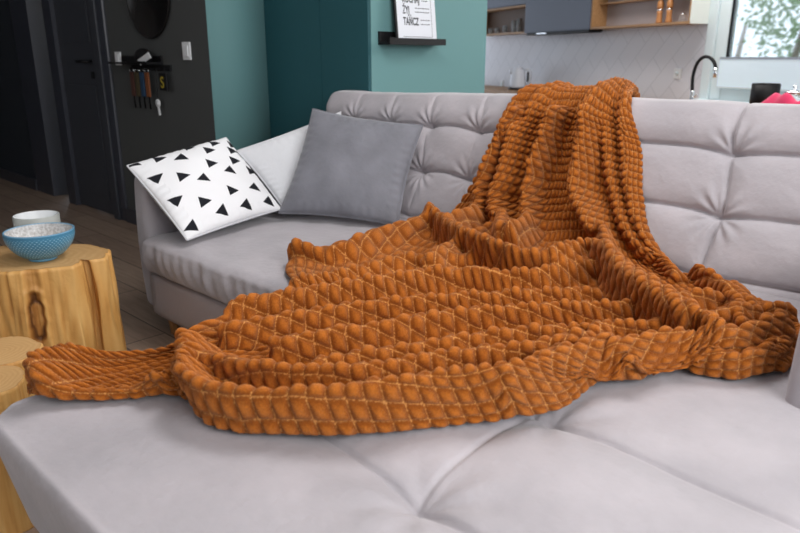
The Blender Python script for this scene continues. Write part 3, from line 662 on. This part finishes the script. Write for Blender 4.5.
# folds: polylines in the picture turned into places on the sofa: (points, height, width)
FOLDS = [
 # on the back, running down
 ([(512, 103), (500, 150), (478, 205), (430, 235), (380, 250)], .035, .028),
 ([(540, 92), (524, 140), (505, 190), (480, 235), (440, 262)], .075, .034),
 ([(592, 92), (584, 140), (576, 190), (592, 228), (622, 260), (660, 290), (695, 312)], .145, .040),
 ([(604, 92), (607, 130), (612, 180), (628, 230), (655, 258)], .055, .026),
 ([(626, 95), (626, 150), (632, 200), (645, 235), (680, 275)], .055, .026),
 # across the seat
 ([(300, 250), (350, 252), (395, 238), (440, 225)], .065, .03),
 ([(300, 285), (350, 278), (420, 262), (480, 262)], .045, .03),
 ([(225, 318), (300, 305), (380, 292), (460, 280), (540, 280), (600, 270)], .065, .032),
 ([(240, 340), (330, 322), (430, 308), (520, 302), (600, 298)], .05, .026),
 ([(290, 352), (380, 338), (470, 322), (560, 316), (640, 312), (720, 300)], .055, .026),
 ([(330, 372), (430, 356), (520, 342), (600, 336), (680, 332), (760, 318)], .05, .026),
 ([(205, 345), (222, 365), (300, 380), (380, 380), (460, 366), (540, 358), (590, 348)], .06, .028),
 ([(215, 350), (208, 375), (220, 394), (260, 404), (330, 407), (400, 401), (470, 391), (530, 386), (570, 370), (620, 354)], .07, .036),
 ([(620, 362), (680, 350), (740, 348), (785, 330)], .065, .035),
 ([(640, 375), (620, 355), (590, 362)], .05, .025),
 ([(700, 362), (750, 366), (785, 350)], .04, .03),
 ([(735, 290), (760, 315), (795, 312)], .04, .03),
 # the tail to the left
 ([(225, 322), (195, 334), (150, 342), (105, 352), (70, 368), (48, 384)], .062, .04),
 ([(50, 392), (110, 394), (165, 388), (190, 382)], .035, .022),
 ([(440, 215), (468, 238), (515, 258), (560, 264), (592, 256)], .10, .036),
 ([(520, 130), (510, 175), (500, 210), (510, 240)], .080, .06),
 ([(560, 112), (546, 150), (532, 200), (520, 240)], .10, .022),
 ([(520, 112), (500, 155), (484, 200), (460, 228)], .10, .022),
 ([(598, 255), (640, 283), (690, 318), (725, 338)], .095, .032),
 ([(520, 398), (545, 375), (585, 352), (610, 338)], .06, .024),
 ([(430, 268), (480, 252), (530, 262)], .05, .024),
 ([(700, 275), (735, 300), (745, 330)], .05, .026),
]
def seg_dist(P, poly):
    best = np.full(P.shape[:-1], 9.0)
    for p, q in zip(poly[:-1], poly[1:]):
        e = q - p; t = np.clip(((P - p) @ e) / (e @ e + 1e-12), 0, 1); best = np.minimum(best, np.linalg.norm(P - p - t[..., None] * e, axis=-1))
    return best
FD = []
for pl, hh, ww in FOLDS:
    q = np.array([px2as(u, v, hh * .8) for u, v in pl]); k = len(q)
    s_ = np.linspace(0, k - 1, 7 * k); q = spl(np.arange(k, dtype=float), q, s_)
    if pl[0][1] < 100: q = np.vstack([[q[0, 0], STOP + .42], [q[0, 0], STOP], q])
    if pl[0][1] > 110: hh *= 1.55
    FD.append((q, hh, ww))
GA = np.arange(0.6, 2.75, 0.006); GS = np.arange(-1.15, STOP + .6, 0.006)
GP = np.stack(np.meshgrid(GA, GS, indexing='ij'), -1)
def height_exact(P):
    acc = np.zeros(P.shape[:-1])
    for q, hh, ww in FD:
        lo = q.min(0) - 3 * ww; hi = q.max(0) + 3 * ww
        i0, i1 = np.searchsorted(GA, (lo[0], hi[0])); j0, j1 = np.searchsorted(GS, (lo[1], hi[1])); Ps = P[i0:i1, j0:j1]
        d = seg_dist(Ps, q); hk = hh
        hk = hk * np.clip(1 - (Ps[..., 1] - STOP + .16) / .16, .22, 1); acc[i0:i1, j0:j1] += (hk * np.exp(-(d / (ww * .74)) ** 2)) ** 4
    h = acc ** (1 / 4)
    a, s = P[..., 0], P[..., 1]
    n = 0.007 * np.sin(a * 17 + 3 * np.sin(s * 9)) * np.sin(s * 21 + 2 * np.sin(a * 11)) + 0.004 * np.sin(a * 41 + s * 13) * np.sin(s * 37 - a * 9)
    return 0.012 + h + np.abs(n)
GH = height_exact(GP)
def height(P):
    x = np.clip((P[..., 0] - GA[0]) / 0.006, 0, len(GA) - 1.001); y = np.clip((P[..., 1] - GS[0]) / 0.006, 0, len(GS) - 1.001)
    i = x.astype(int); j = y.astype(int); fx = x - i; fy = y - j
    return (GH[i, j] * (1 - fx) + GH[i + 1, j] * fx) * (1 - fy) + (GH[i, j + 1] * (1 - fx) + GH[i + 1, j + 1] * fx) * fy
vi = np.arange(len(vg)); ui = np.arange(len(ug)); CELL = 0.035
hemv = np.clip((NV - vg) / 3.2, 0, 1)[:, None]; heml = np.clip(ug * NU / 1.3, 0, 1)[None]; hemr = np.clip((1 - ug) * NU / 1.3, 0, 1)[None]
rnd = lambda t: np.sqrt(1 - (1 - t) ** 2)
HEMF = np.minimum(np.minimum(np.sin(hemv * math.pi / 2), rnd(heml)), rnd(hemr))
HB = 0.15 + 0.6 * np.clip((vg / NV - .60) / .1, 0, 1)[:, None] * np.clip(1 - ug / .08, 0, 1)[None] * np.clip((NV - vg) / 4, 0, 1)[:, None]
def surf(P):
    h = height(P); h = h * (HB + (1 - HB) * HEMF) + 0.004
    return base3(P[..., 0], P[..., 1] - 0.55 * h * (P[..., 1] < .95), h)
P = PA2.copy(); A0 = PA2.copy()
anch = np.full(P.shape[:2], 0.03); anch[-6:] = .25; anch[-1] = .5; anch[:, 0] = .2; anch[:, -1] = .2; anch[0] = .3
for it in range(120):                               # let the weave slide until its cells are even on the folds
    X = surf(P); dP = np.zeros_like(P); cnt = np.full(P.shape[:2], 1e-6)
    for ax, sl0, sl1, L0 in ((1, np.s_[:, :-1], np.s_[:, 1:], CELL / SUB), (0, np.s_[:-1], np.s_[1:], CELL / SUB)):
        e = X[sl1] - X[sl0]; L = np.linalg.norm(e, axis=-1); tgt = np.clip(L, L0 * .8, L0 * 1.05)
        k = ((L - tgt) / np.maximum(L, 1e-6) * 0.5)[..., None] * (P[sl1] - P[sl0])
        dP[sl0] += k; dP[sl1] -= k; cnt[sl0] += 1; cnt[sl1] += 1
    P = P + dP / 2 * 0.9; P = P + (A0 - P) * anch[..., None]
    Q = P.copy(); Q[1:-1, 1:-1] = 0.2 * (P[:-2, 1:-1] + P[2:, 1:-1] + P[1:-1, :-2] + P[1:-1, 2:]) + 0.2 * P[1:-1, 1:-1]; P = P * .8 + Q * .2
X = surf(P)
for _ in range(1):
    Y_ = X.copy(); Y_[1:-1, 1:-1] = 0.15 * (X[:-2, 1:-1] + X[2:, 1:-1] + X[1:-1, :-2] + X[1:-1, 2:]) + 0.4 * X[1:-1, 1:-1]; X = Y_
def upsample(X, f, axis):                           # Catmull-Rom
    X = np.moveaxis(X, axis, 0); n = len(X); t = np.linspace(0, n - 1, (n - 1) * f + 1); i = np.minimum(t.astype(int), n - 2); t = (t - i)[:, None, None]
    g = lambda k: X[np.clip(i + k, 0, n - 1)]
    p0, p1, p2, p3 = g(-1), g(0), g(1), g(2)
    R = 0.5 * (2 * p1 + (p2 - p0) * t + (2 * p0 - 5 * p1 + 4 * p2 - p3) * t ** 2 + (3 * p1 - p0 - 3 * p2 + p3) * t ** 3)
    return np.moveaxis(R, 0, axis)
FS = 4
XF = upsample(upsample(X, FS, 0), FS, 1)
nv_, nu_ = XF.shape[:2]
du = np.gradient(XF, axis=1); dv = np.gradient(XF, axis=0); N3 = np.cross(dv, du); N3 /= np.linalg.norm(N3, axis=-1)[..., None] + 1e-9
if N3[int(nv_ * .8), int(nu_ * .5), 2] < 0: N3 = -N3
cu_ = (np.arange(nu_) / (FS * SUB)) % 1 * 2 - 1; cv_ = (np.arange(nv_) / (FS * SUB)) % 1 * 2 - 1
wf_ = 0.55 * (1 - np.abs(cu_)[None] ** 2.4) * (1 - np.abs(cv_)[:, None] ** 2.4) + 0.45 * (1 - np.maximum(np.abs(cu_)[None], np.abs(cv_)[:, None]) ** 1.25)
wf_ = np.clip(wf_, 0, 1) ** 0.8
ci = (np.arange(nv_) // (FS * SUB)); cj = (np.arange(nu_) // (FS * SUB)); cr_ = rng.uniform(.8, 1.15, (ci.max() + 1, cj.max() + 1))[ci][:, cj]
fine = rng.normal(0, 1, (nv_, nu_)); fine[1:-1, 1:-1] = (fine[1:-1, 1:-1] * 2 + fine[:-2, 1:-1] + fine[2:, 1:-1] + fine[1:-1, :-2] + fine[1:-1, 2:]) / 6
fine2 = rng.normal(0, 1, (nv_, nu_))
disp = 0.0110 * wf_ * cr_ + (0.0012 * fine + 0.0004 * fine2) * (.4 + .6 * wf_)
edge = np.minimum(np.minimum(np.arange(nv_)[:, None], nv_ - 1 - np.arange(nv_)[:, None]), np.minimum(np.arange(nu_)[None], nu_ - 1 - np.arange(nu_)[None]))
TOPV = XF + N3 * disp[..., None]; BOT = XF - N3 * 0.005 * np.clip(edge / 4, 0, 1)[..., None]
nn = nv_ * nu_
I = np.arange(nn).reshape(nv_, nu_)
q = np.stack([I[:-1, :-1], I[:-1, 1:], I[1:, 1:], I[1:, :-1]], -1).reshape(-1, 4)
ring = np.concatenate([I[0, :], I[1:, -1], I[-1, -2::-1], I[-2:0:-1, 0]])
rq = np.stack([ring, np.roll(ring, -1), np.roll(ring, -1) + nn, ring + nn], -1)
faces = np.concatenate([q[:, ::-1], q + nn, rq])
verts = np.concatenate([TOPV.reshape(-1, 3), BOT.reshape(-1, 3)])
me = bpy.data.meshes.new('throw_blanket'); me.vertices.add(len(verts)); me.vertices.foreach_set('co', verts.astype(np.float32).ravel())
me.loops.add(len(faces) * 4); me.loops.foreach_set('vertex_index', faces.astype(np.int32).ravel())
me.polygons.add(len(faces)); me.polygons.foreach_set('loop_start', np.arange(0, len(faces) * 4, 4, dtype=np.int32))
me.update(calc_edges=True); me.validate()
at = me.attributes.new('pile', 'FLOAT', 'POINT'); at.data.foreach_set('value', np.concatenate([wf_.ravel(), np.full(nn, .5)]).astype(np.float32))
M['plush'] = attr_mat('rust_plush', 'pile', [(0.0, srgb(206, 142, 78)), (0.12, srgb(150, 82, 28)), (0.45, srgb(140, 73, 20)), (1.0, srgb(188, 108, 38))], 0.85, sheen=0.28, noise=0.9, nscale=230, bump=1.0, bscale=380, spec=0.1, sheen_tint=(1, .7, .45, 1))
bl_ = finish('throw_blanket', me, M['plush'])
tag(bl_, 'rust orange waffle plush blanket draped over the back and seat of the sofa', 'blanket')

# ================================================================== CUSHIONS
def pillow(name, label, C4, thick, m, n=120, color=None, side_m=None, group=None, pinch=0.05, seed=1, pipe_m=None):
    """C4: the four 3-D corners TL, TR, BR, BL; a stuffed cushion with pointed corners"""
    TL, TR, BR, BL = (np.array(c, float) for c in C4); c0 = (TL + TR + BR + BL) / 4
    ex = ((TR - TL) + (BR - BL)) / 2; ey = ((TL - BL) + (TR - BR)) / 2; nz = np.cross(ex, ey); nz /= np.linalg.norm(nz)
    if nz @ (CAM - c0) < 0: nz = -nz
    t = np.linspace(-1, 1, n); U, V_ = np.meshgrid(t, t, indexing='ij')
    r_ = np.random.default_rng(seed); ph = r_.uniform(0, 6, 6)
    Us = U * (1 - pinch * (1 - V_ ** 2)); Vs = V_ * (1 - pinch * (1 - U ** 2))
    b = lambda a_, b_: (((1 - a_) * (1 + b_) / 4)[..., None] * TL + ((1 + a_) * (1 + b_) / 4)[..., None] * TR + ((1 + a_) * (1 - b_) / 4)[..., None] * BR + ((1 - a_) * (1 - b_) / 4)[..., None] * BL)
    mid = b(Us, Vs)
    prof = np.clip((1 - U ** 2) * (1 - V_ ** 2), 0, 1) ** 0.42
    wr = 1 + 0.05 * np.sin(3 * U + ph[0] + 2 * np.sin(2 * V_ + ph[1])) + 0.03 * np.sin(9 * U + 5 * V_ + ph[2]) + 0.02 * np.sin(7 * V_ - 6 * U + ph[3])
    edge_w = 0.0015 * np.sin(40 * U + ph[4]) * (np.abs(V_) > .8) * (1 - U ** 2) + 0.0015 * np.sin(40 * V_ + ph[5]) * (np.abs(U) > .8) * (1 - V_ ** 2)
    o = thing(name, label, 'cushion', tuple(c0 - np.array([0, 0, 0.0])), 0, group)
    for sgn, mm, nm in ((1, m, 'front_panel'), (-1, side_m or m, 'back_panel')):
        Pt = mid + nz * (sgn * (thick / 2) * prof * wr + edge_w)[..., None] - c0
        I_ = np.arange(n * n).reshape(n, n); q_ = np.stack([I_[:-1, :-1], I_[1:, :-1], I_[1:, 1:], I_[:-1, 1:]], -1).reshape(-1, 4)
        if sgn < 0: q_ = q_[:, ::-1]
        ob = link_mesh(nm, Pt.reshape(-1, 3), q_.tolist(), mm, o)
        if color is not None and sgn > 0:
            a_ = ob.data.attributes.new('print', 'FLOAT', 'POINT'); a_.data.foreach_set('value', color(U, V_).ravel().astype(np.float32))
    # welt round the rim
    k = n - 1; rim = [mid[i, 0] for i in range(0, k, 3)] + [mid[k, i] for i in range(0, k, 3)] + [mid[i, k] for i in range(k, 0, -3)] + [mid[0, i] for i in range(k, 0, -3)]
    rim.append(rim[0]); tube('piping', [tuple(r - c0) for r in rim], 0.004, pipe_m or side_m or m, o, n=8)
    return o
# triangle print, centres read in the cushion's own square
QC = np.array([(127, 168), (224, 140), (280, 208), (186, 240)], float)
def quad_uv(p):                                     # inverse bilinear by Newton
    uv = np.zeros(2)
    for _ in range(20):
        a_, b_ = uv; w_ = np.array([(1 - a_) * (1 + b_), (1 + a_) * (1 + b_), (1 + a_) * (1 - b_), (1 - a_) * (1 - b_)]) / 4
        r = w_ @ QC - p; ja = np.array([-(1 + b_), (1 + b_), (1 - b_), -(1 - b_)]) / 4 @ QC; jb = np.array([(1 - a_), (1 + a_), -(1 + a_), -(1 - a_)]) / 4 @ QC
        uv = uv - np.linalg.solve(np.stack([ja, jb], 1), r)
    return uv
TRI = [(48, 193, 0), (95, 190, 1), (157, 165, 1), (215, 156, 1), (262, 152, 1), (140, 195, 0), (200, 177, 1), (258, 172, 1), (92, 235, 2), (142, 241, 1), (203, 212, 1), (260, 198, 1), (187, 246, 0), (247, 225, 0), (302, 213, 1), (134, 285, 2), (190, 292, 1), (250, 269, 1), (305, 255, 0), (350, 245, 1), (172, 333, 0), (232, 307, 0), (285, 293, 0), (340, 277, 0), (376, 262, 2)]
TU = [(quad_uv(np.array([110 + x / 2.2, 80 + y / 2.2])), k) for x, y, k in TRI]
def tri_print(U, V_):
    out = np.zeros_like(U)
    for (c, k) in TU:
        x, y = (U - c[0]) * .215, (V_ - c[1]) * .215; ang = math.radians((30, -15, 75)[k]); xr, yr = x * math.cos(ang) - y * math.sin(ang), x * math.sin(ang) + y * math.cos(ang)
        r = np.maximum.reduce([-yr, 0.866 * xr + 0.5 * yr, -0.866 * xr + 0.5 * yr]) - 0.0155
        out = np.maximum(out, np.clip(0.5 - r / 0.003, 0, 1))
    return out
M['tri'] = attr_mat('triangle_print_cotton', 'print', [(0.35, srgb(232, 233, 236)), (0.65, srgb(34, 35, 40))], .9, spec=.1)
def proj(p):
    d = np.asarray(p, float) - CAM; z = d @ np.array(fw); return 400 + F * (d @ np.array(rt)) / z, 266.5 - F * (d @ np.array(up)) / z
wt_l = on_plane(237, 151, (.0, 0, 0), (1, 0, 0)); wt_r = on_plane(341, 112, (0, .99, 0), (0, 1, 0))
pillow('throw_pillow', 'plain white pillow tucked behind the grey velvet cushion', [wt_l, wt_r, wt_r + np.array([.10, -.14, .475 - wt_r[2]]), wt_l + np.array([.17, .12, .485 - wt_l[2]])], .10, M['white_cotton'], 60, seed=5, pinch=.04)
pillow('throw_pillow', 'grey velvet cushion leaning on the tufted back beside the blanket', [(.145, .751, .922), (.611, .986, .862), (.697, .739, .468), (.200, .491, .485)], .15, M['grey_velvet'], 90, side_m=M['white_cotton'], seed=2, pinch=.06, pipe_m=M['grey_velvet'])
pillow('throw_pillow', 'white cushion with black triangle print leaning on the left armrest', [(-.060, -.056, .728), (-.105, .440, .797), tuple(on_z(281, 209, .500)), tuple(on_z(187, 240, .472))], .14, M['tri'], 260, tri_print, M['white_cotton'], seed=3, pinch=.025)

# ================================================================== LOGS AND BOWLS
M['wood'] = attr_mat('split_log_wood', 'wood', [(0.0, srgb(96, 58, 26)), (0.3, srgb(168, 114, 56)), (0.55, srgb(206, 154, 86)), (1.0, srgb(228, 184, 116))], .5, noise=.35, nscale=9, bump=.5, bscale=60, spec=.35)
M['wood_top'] = attr_mat('cut_log_face', 'wood', [(0.0, srgb(120, 78, 38)), (0.4, srgb(196, 152, 98)), (1.0, srgb(216, 178, 126))], .55, noise=.3, nscale=7, bump=.2, bscale=60, spec=.3)
def log(name, label, c, poly, H, seed, knots=(), group=None, flare=.04, rim=.012):
    """poly: closed outline (x, y) round c"""
    r_ = np.random.default_rng(seed); P = np.array(poly, float) - np.array(c)[None]
    P2 = np.vstack([P, P[:1]]); sg = np.r_[0, np.cumsum(np.linalg.norm(np.diff(P2, axis=0), axis=1))]; n = 300
    tt = np.linspace(0, sg[-1], n, endpoint=False); O = np.stack([np.interp(tt, sg, P2[:, k]) for k in range(2)], 1)
    for _ in range(2): O = .25 * np.roll(O, 1, 0) + .5 * O + .25 * np.roll(O, -1, 0)
    th = np.arctan2(O[:, 1], O[:, 0]); rad = np.linalg.norm(O, axis=1)
    fib = sum(a_ * np.sin(k * th + p_) for k, a_, p_ in zip((3, 7, 13, 22, 37, 61, 90), (.004, .003, .003, .002, .0016, .0012, .001), r_.uniform(0, 6, 7)))
    nz_ = 90; zs = np.linspace(0, H, nz_); V = []; col = []
    for z in zs:
        f = 1 + flare * (1 - z / H) + 0.0; e = max(0, z - (H - rim)) / rim; inset = rim * (1 - math.sqrt(max(0, 1 - e * e))) * .7
        wob = .004 * np.sin(5 * th + z * 9 + seed) + .003 * np.sin(11 * th - z * 14 + 2 * seed) + .002 * np.sin(24 * th + 21 * z)
        rr = rad * f + (fib * (1 + .5 * np.sin(z * 11 + 3 * th)) + wob) * min(1, rad.mean() / .2) ** 2 - inset
        R = O / rad[:, None] * rr[:, None]; V.append(np.c_[R, np.full(n, z)])
        col.append(.62 + 14 * fib * (1 + .5 * np.sin(z * 7 + th)) + .09 * np.sin(31 * th + 3 * np.sin(z * 12)) * np.sin(z * 5 + 4 * th) + .07 * np.sin(9 * th + z * 18))
    V = np.array(V); col = np.array(col)
    C3 = np.array([c[0], c[1], 0]); Wp = V + C3
    for (ku, kv, sx_, sz_) in knots:
        d = Wp - CAM; zc = d @ np.array(fw); px = 400 + F * (d @ np.array(rt)) / zc; py = 266.5 - F * (d @ np.array(up)) / zc
        m_ = (px - ku) ** 2 + (py - kv) ** 2 + 2000 * np.maximum(0, zc - np.min(zc) - .15) ; j = np.unravel_index(np.argmin(m_), m_.shape); k0_ = V[j]
        dh = np.linalg.norm(V[..., :2] - k0_[:2], axis=-1) * np.sign((V[..., :2] - k0_[:2]) @ np.array([RGT2[0], RGT2[1]])); dz = V[..., 2] - k0_[2]
        rr = np.hypot(dh / sx_, dz / sz_) + .1 * np.sin(9 * dz / sz_)
        ringk = np.exp(-((rr - 1) / .22) ** 2); nrm = V[..., :2] / np.linalg.norm(V[..., :2], axis=-1)[..., None]
        V[..., :2] -= nrm * (.010 * ringk - .010 * np.exp(-((rr - 1.45) / .3) ** 2) + .004 * (rr < .8))[..., None]
        col -= .55 * ringk + .12 * np.exp(-((rr - .4) / .3) ** 2)
    t = thing(name, label, 'log table', (c[0], c[1], 0), 0, group)
    Fc = [(i * n + j, i * n + (j + 1) % n, (i + 1) * n + (j + 1) % n, (i + 1) * n + j) for i in range(nz_ - 1) for j in range(n)]; Fc.append(tuple(range(n))[::-1])
    o = link_mesh('trunk', V.reshape(-1, 3), Fc, M['wood'], t)
    a_ = o.data.attributes.new('wood', 'FLOAT', 'POINT'); a_.data.foreach_set('value', np.clip(col, 0, 1).ravel().astype(np.float32))
    top = V[-1]; m = 26; TV = []; tc = []; Fc = []
    for k in range(m + 1):
        f = k / m; q = top.copy(); q[:, :2] *= f; q[:, 2] = H + .0005 + .002 * (1 - f); TV.append(q)
        tc.append(.62 + .13 * np.sin(f * 46 + 2 * np.sin(3 * th)) + .05 * np.sin(f * 110) - .25 * (f > .97) - .3 * np.exp(-((np.sin(2.5 * th + 1)) / .02) ** 2) * (f < .5))
    Fc = [(k * n + j, k * n + (j + 1) % n, (k + 1) * n + (j + 1) % n, (k + 1) * n + j) for k in range(m) for j in range(n)]
    o = link_mesh('cut_face', np.array(TV).reshape(-1, 3), Fc, M['wood_top'], t)
    a_ = o.data.attributes.new('wood', 'FLOAT', 'POINT'); a_.data.foreach_set('value', np.clip(np.array(tc), 0, 1).ravel().astype(np.float32))
    return t
LH = 0.45
bp = [on_z(u, v, LH)[:2] for u, v in ((112, 250), (109, 255), (100, 259), (91, 260.5))] + [on_z(u, v, LH)[:2] for u, v in ((89, 257), (84, 258.5))] + [on_z(u, v, LH)[:2] for u, v in ((81, 263), (66, 266.5), (40, 270), (15, 272.5), (-10, 272), (-30, 266), (-36, 257), (-25, 249), (0, 245), (30, 243.5), (60, 243), (85, 243.5), (102, 246))]
lc = on_z(38, 257, LH)[:2]
log('log_table', 'tall split tree trunk side table carrying the blue bowl', tuple(lc), bp, LH, 3, knots=((37, 318, .022, .075),))
def roundpoly(c, r, seed):
    r_ = np.random.default_rng(seed); p_ = r_.uniform(0, 6, 3)
    return [(c[0] + r * (1 + .04 * math.sin(2 * t + p_[0]) + .03 * math.sin(3 * t + p_[1]) + .015 * math.sin(7 * t + p_[2])) * math.cos(t), c[1] + r * (1 + .04 * math.sin(2 * t + p_[0]) + .03 * math.sin(3 * t + p_[1])) * math.sin(t)) for t in np.linspace(0, 2 * math.pi, 60, endpoint=False)]
log('log_table', 'small low log table between the tall trunk and the chaise', (.655, -.805), roundpoly((.655, -.805), .108, 1), .37, 5, rim=.006)
log('log_table', 'small log at the left edge, nearest the chaise corner', (.865, -.895), roundpoly((.865, -.895), .09, 2), .385, 8, rim=.004)
# blue bowl
M['bowl'] = attr_mat('blue_glaze', 'dots', [(0.0, srgb(70, 130, 162)), (0.4, srgb(110, 168, 196)), (0.8, srgb(196, 224, 234))], .3, spec=.5)
M['bowl_in'] = mat('speckled_glaze', srgb(214, 214, 214), .35, col2=srgb(168, 165, 162), nscale=120)
bc = on_z(43.5, 259.5, LH); dep = (bc - CAM) @ np.array(fw); BRAD = 32 / F * dep
bw = thing('bowl', 'blue dotted ceramic bowl on the tall log table', 'bowl', (float(bc[0]), float(bc[1]), LH + .0065))
n = 260; prof = []
for k in range(70):
    f = k / 69; prof.append((BRAD * (.42 + .58 * math.sin(f * math.pi / 2) ** .85), (.095 * f ** 1.25 + .006)))
V = []; dots = []
for k, (r, z) in enumerate(prof):
    t = np.linspace(0, 2 * math.pi, n, endpoint=False); row = z / .0068; ri = math.floor(row)
    dd = np.hypot((((t * 52 / (2 * math.pi) + .5 * (ri % 2)) % 1) - .5) * 1.2, (row - ri - .5)); b_ = np.clip(1 - dd / .42, 0, 1) if .012 < z < .092 else np.zeros(n)
    V.append(np.stack([(r + .0016 * b_) * np.cos(t), (r + .0016 * b_) * np.sin(t), np.full(n, z)], 1)); dots.append(b_)
Fc = [(i * n + j, i * n + (j + 1) % n, (i + 1) * n + (j + 1) % n, (i + 1) * n + j) for i in range(69) for j in range(n)]; Fc.append(tuple(range(n))[::-1])
o = link_mesh('bowl_body', np.array(V).reshape(-1, 3), Fc, M['bowl'], bw); a_ = o.data.attributes.new('dots', 'FLOAT', 'POINT'); a_.data.foreach_set('value', np.array(dots).ravel().astype(np.float32))
def open_lathe(name, prof, m, parent, n=64):
    V = [(r * math.cos(2 * math.pi * j / n), r * math.sin(2 * math.pi * j / n), z) for r, z in prof for j in range(n)]
    Fc = [(i * n + j, i * n + (j + 1) % n, (i + 1) * n + (j + 1) % n, (i + 1) * n + j) for i in range(len(prof) - 1) for j in range(n)]
    return link_mesh(name, V, Fc, m, parent)
zt = prof[-1][1]
open_lathe('rim', [(BRAD, zt), (BRAD, zt + .003), (BRAD - .004, zt + .004), (BRAD - .007, zt)], mat('blue_rim', srgb(110, 158, 188), .3), bw, 90)
open_lathe('inner_glaze', [(BRAD - .006, zt + .002)] + [(max(.001, (BRAD - .008) * (1 - (k / 14) ** 2.2) ** .5), zt - (zt - .02) * k / 14) for k in range(1, 15)], M['bowl_in'], bw, 90)
lathe('foot', [(BRAD * .40, -.003), (BRAD * .42, .006)], mat('blue_foot', srgb(96, 150, 180), .4), bw, 60)
cc = on_z(36, 246.5, LH); dep = (cc - CAM) @ np.array(fw); CR = 21.2 / F * dep
cc[:2] += FWD2 * 0.035
cp = thing('cup', 'pale grey straight-sided bowl behind the blue bowl', 'bowl', (float(cc[0]), float(cc[1]), LH + .004))
cm = mat('stone_glaze', srgb(168, 172, 168), .4)
HC = .112
open_lathe('cup_body', [(.001, 0), (CR * .8, 0), (CR * .95, .01), (CR, .03), (CR, HC), (CR - .003, HC + .002)], cm, cp)
open_lathe('inner_glaze', [(CR - .003, HC + .002), (CR - .007, HC - .002), (CR - .009, .03), (CR * .8, .012), (.001, .01)], mat('white_glaze', srgb(226, 230, 232), .3), cp)
print('BOWL', bc, BRAD, cc, CR, 'dist', np.linalg.norm(bc[:2] - cc[:2]))
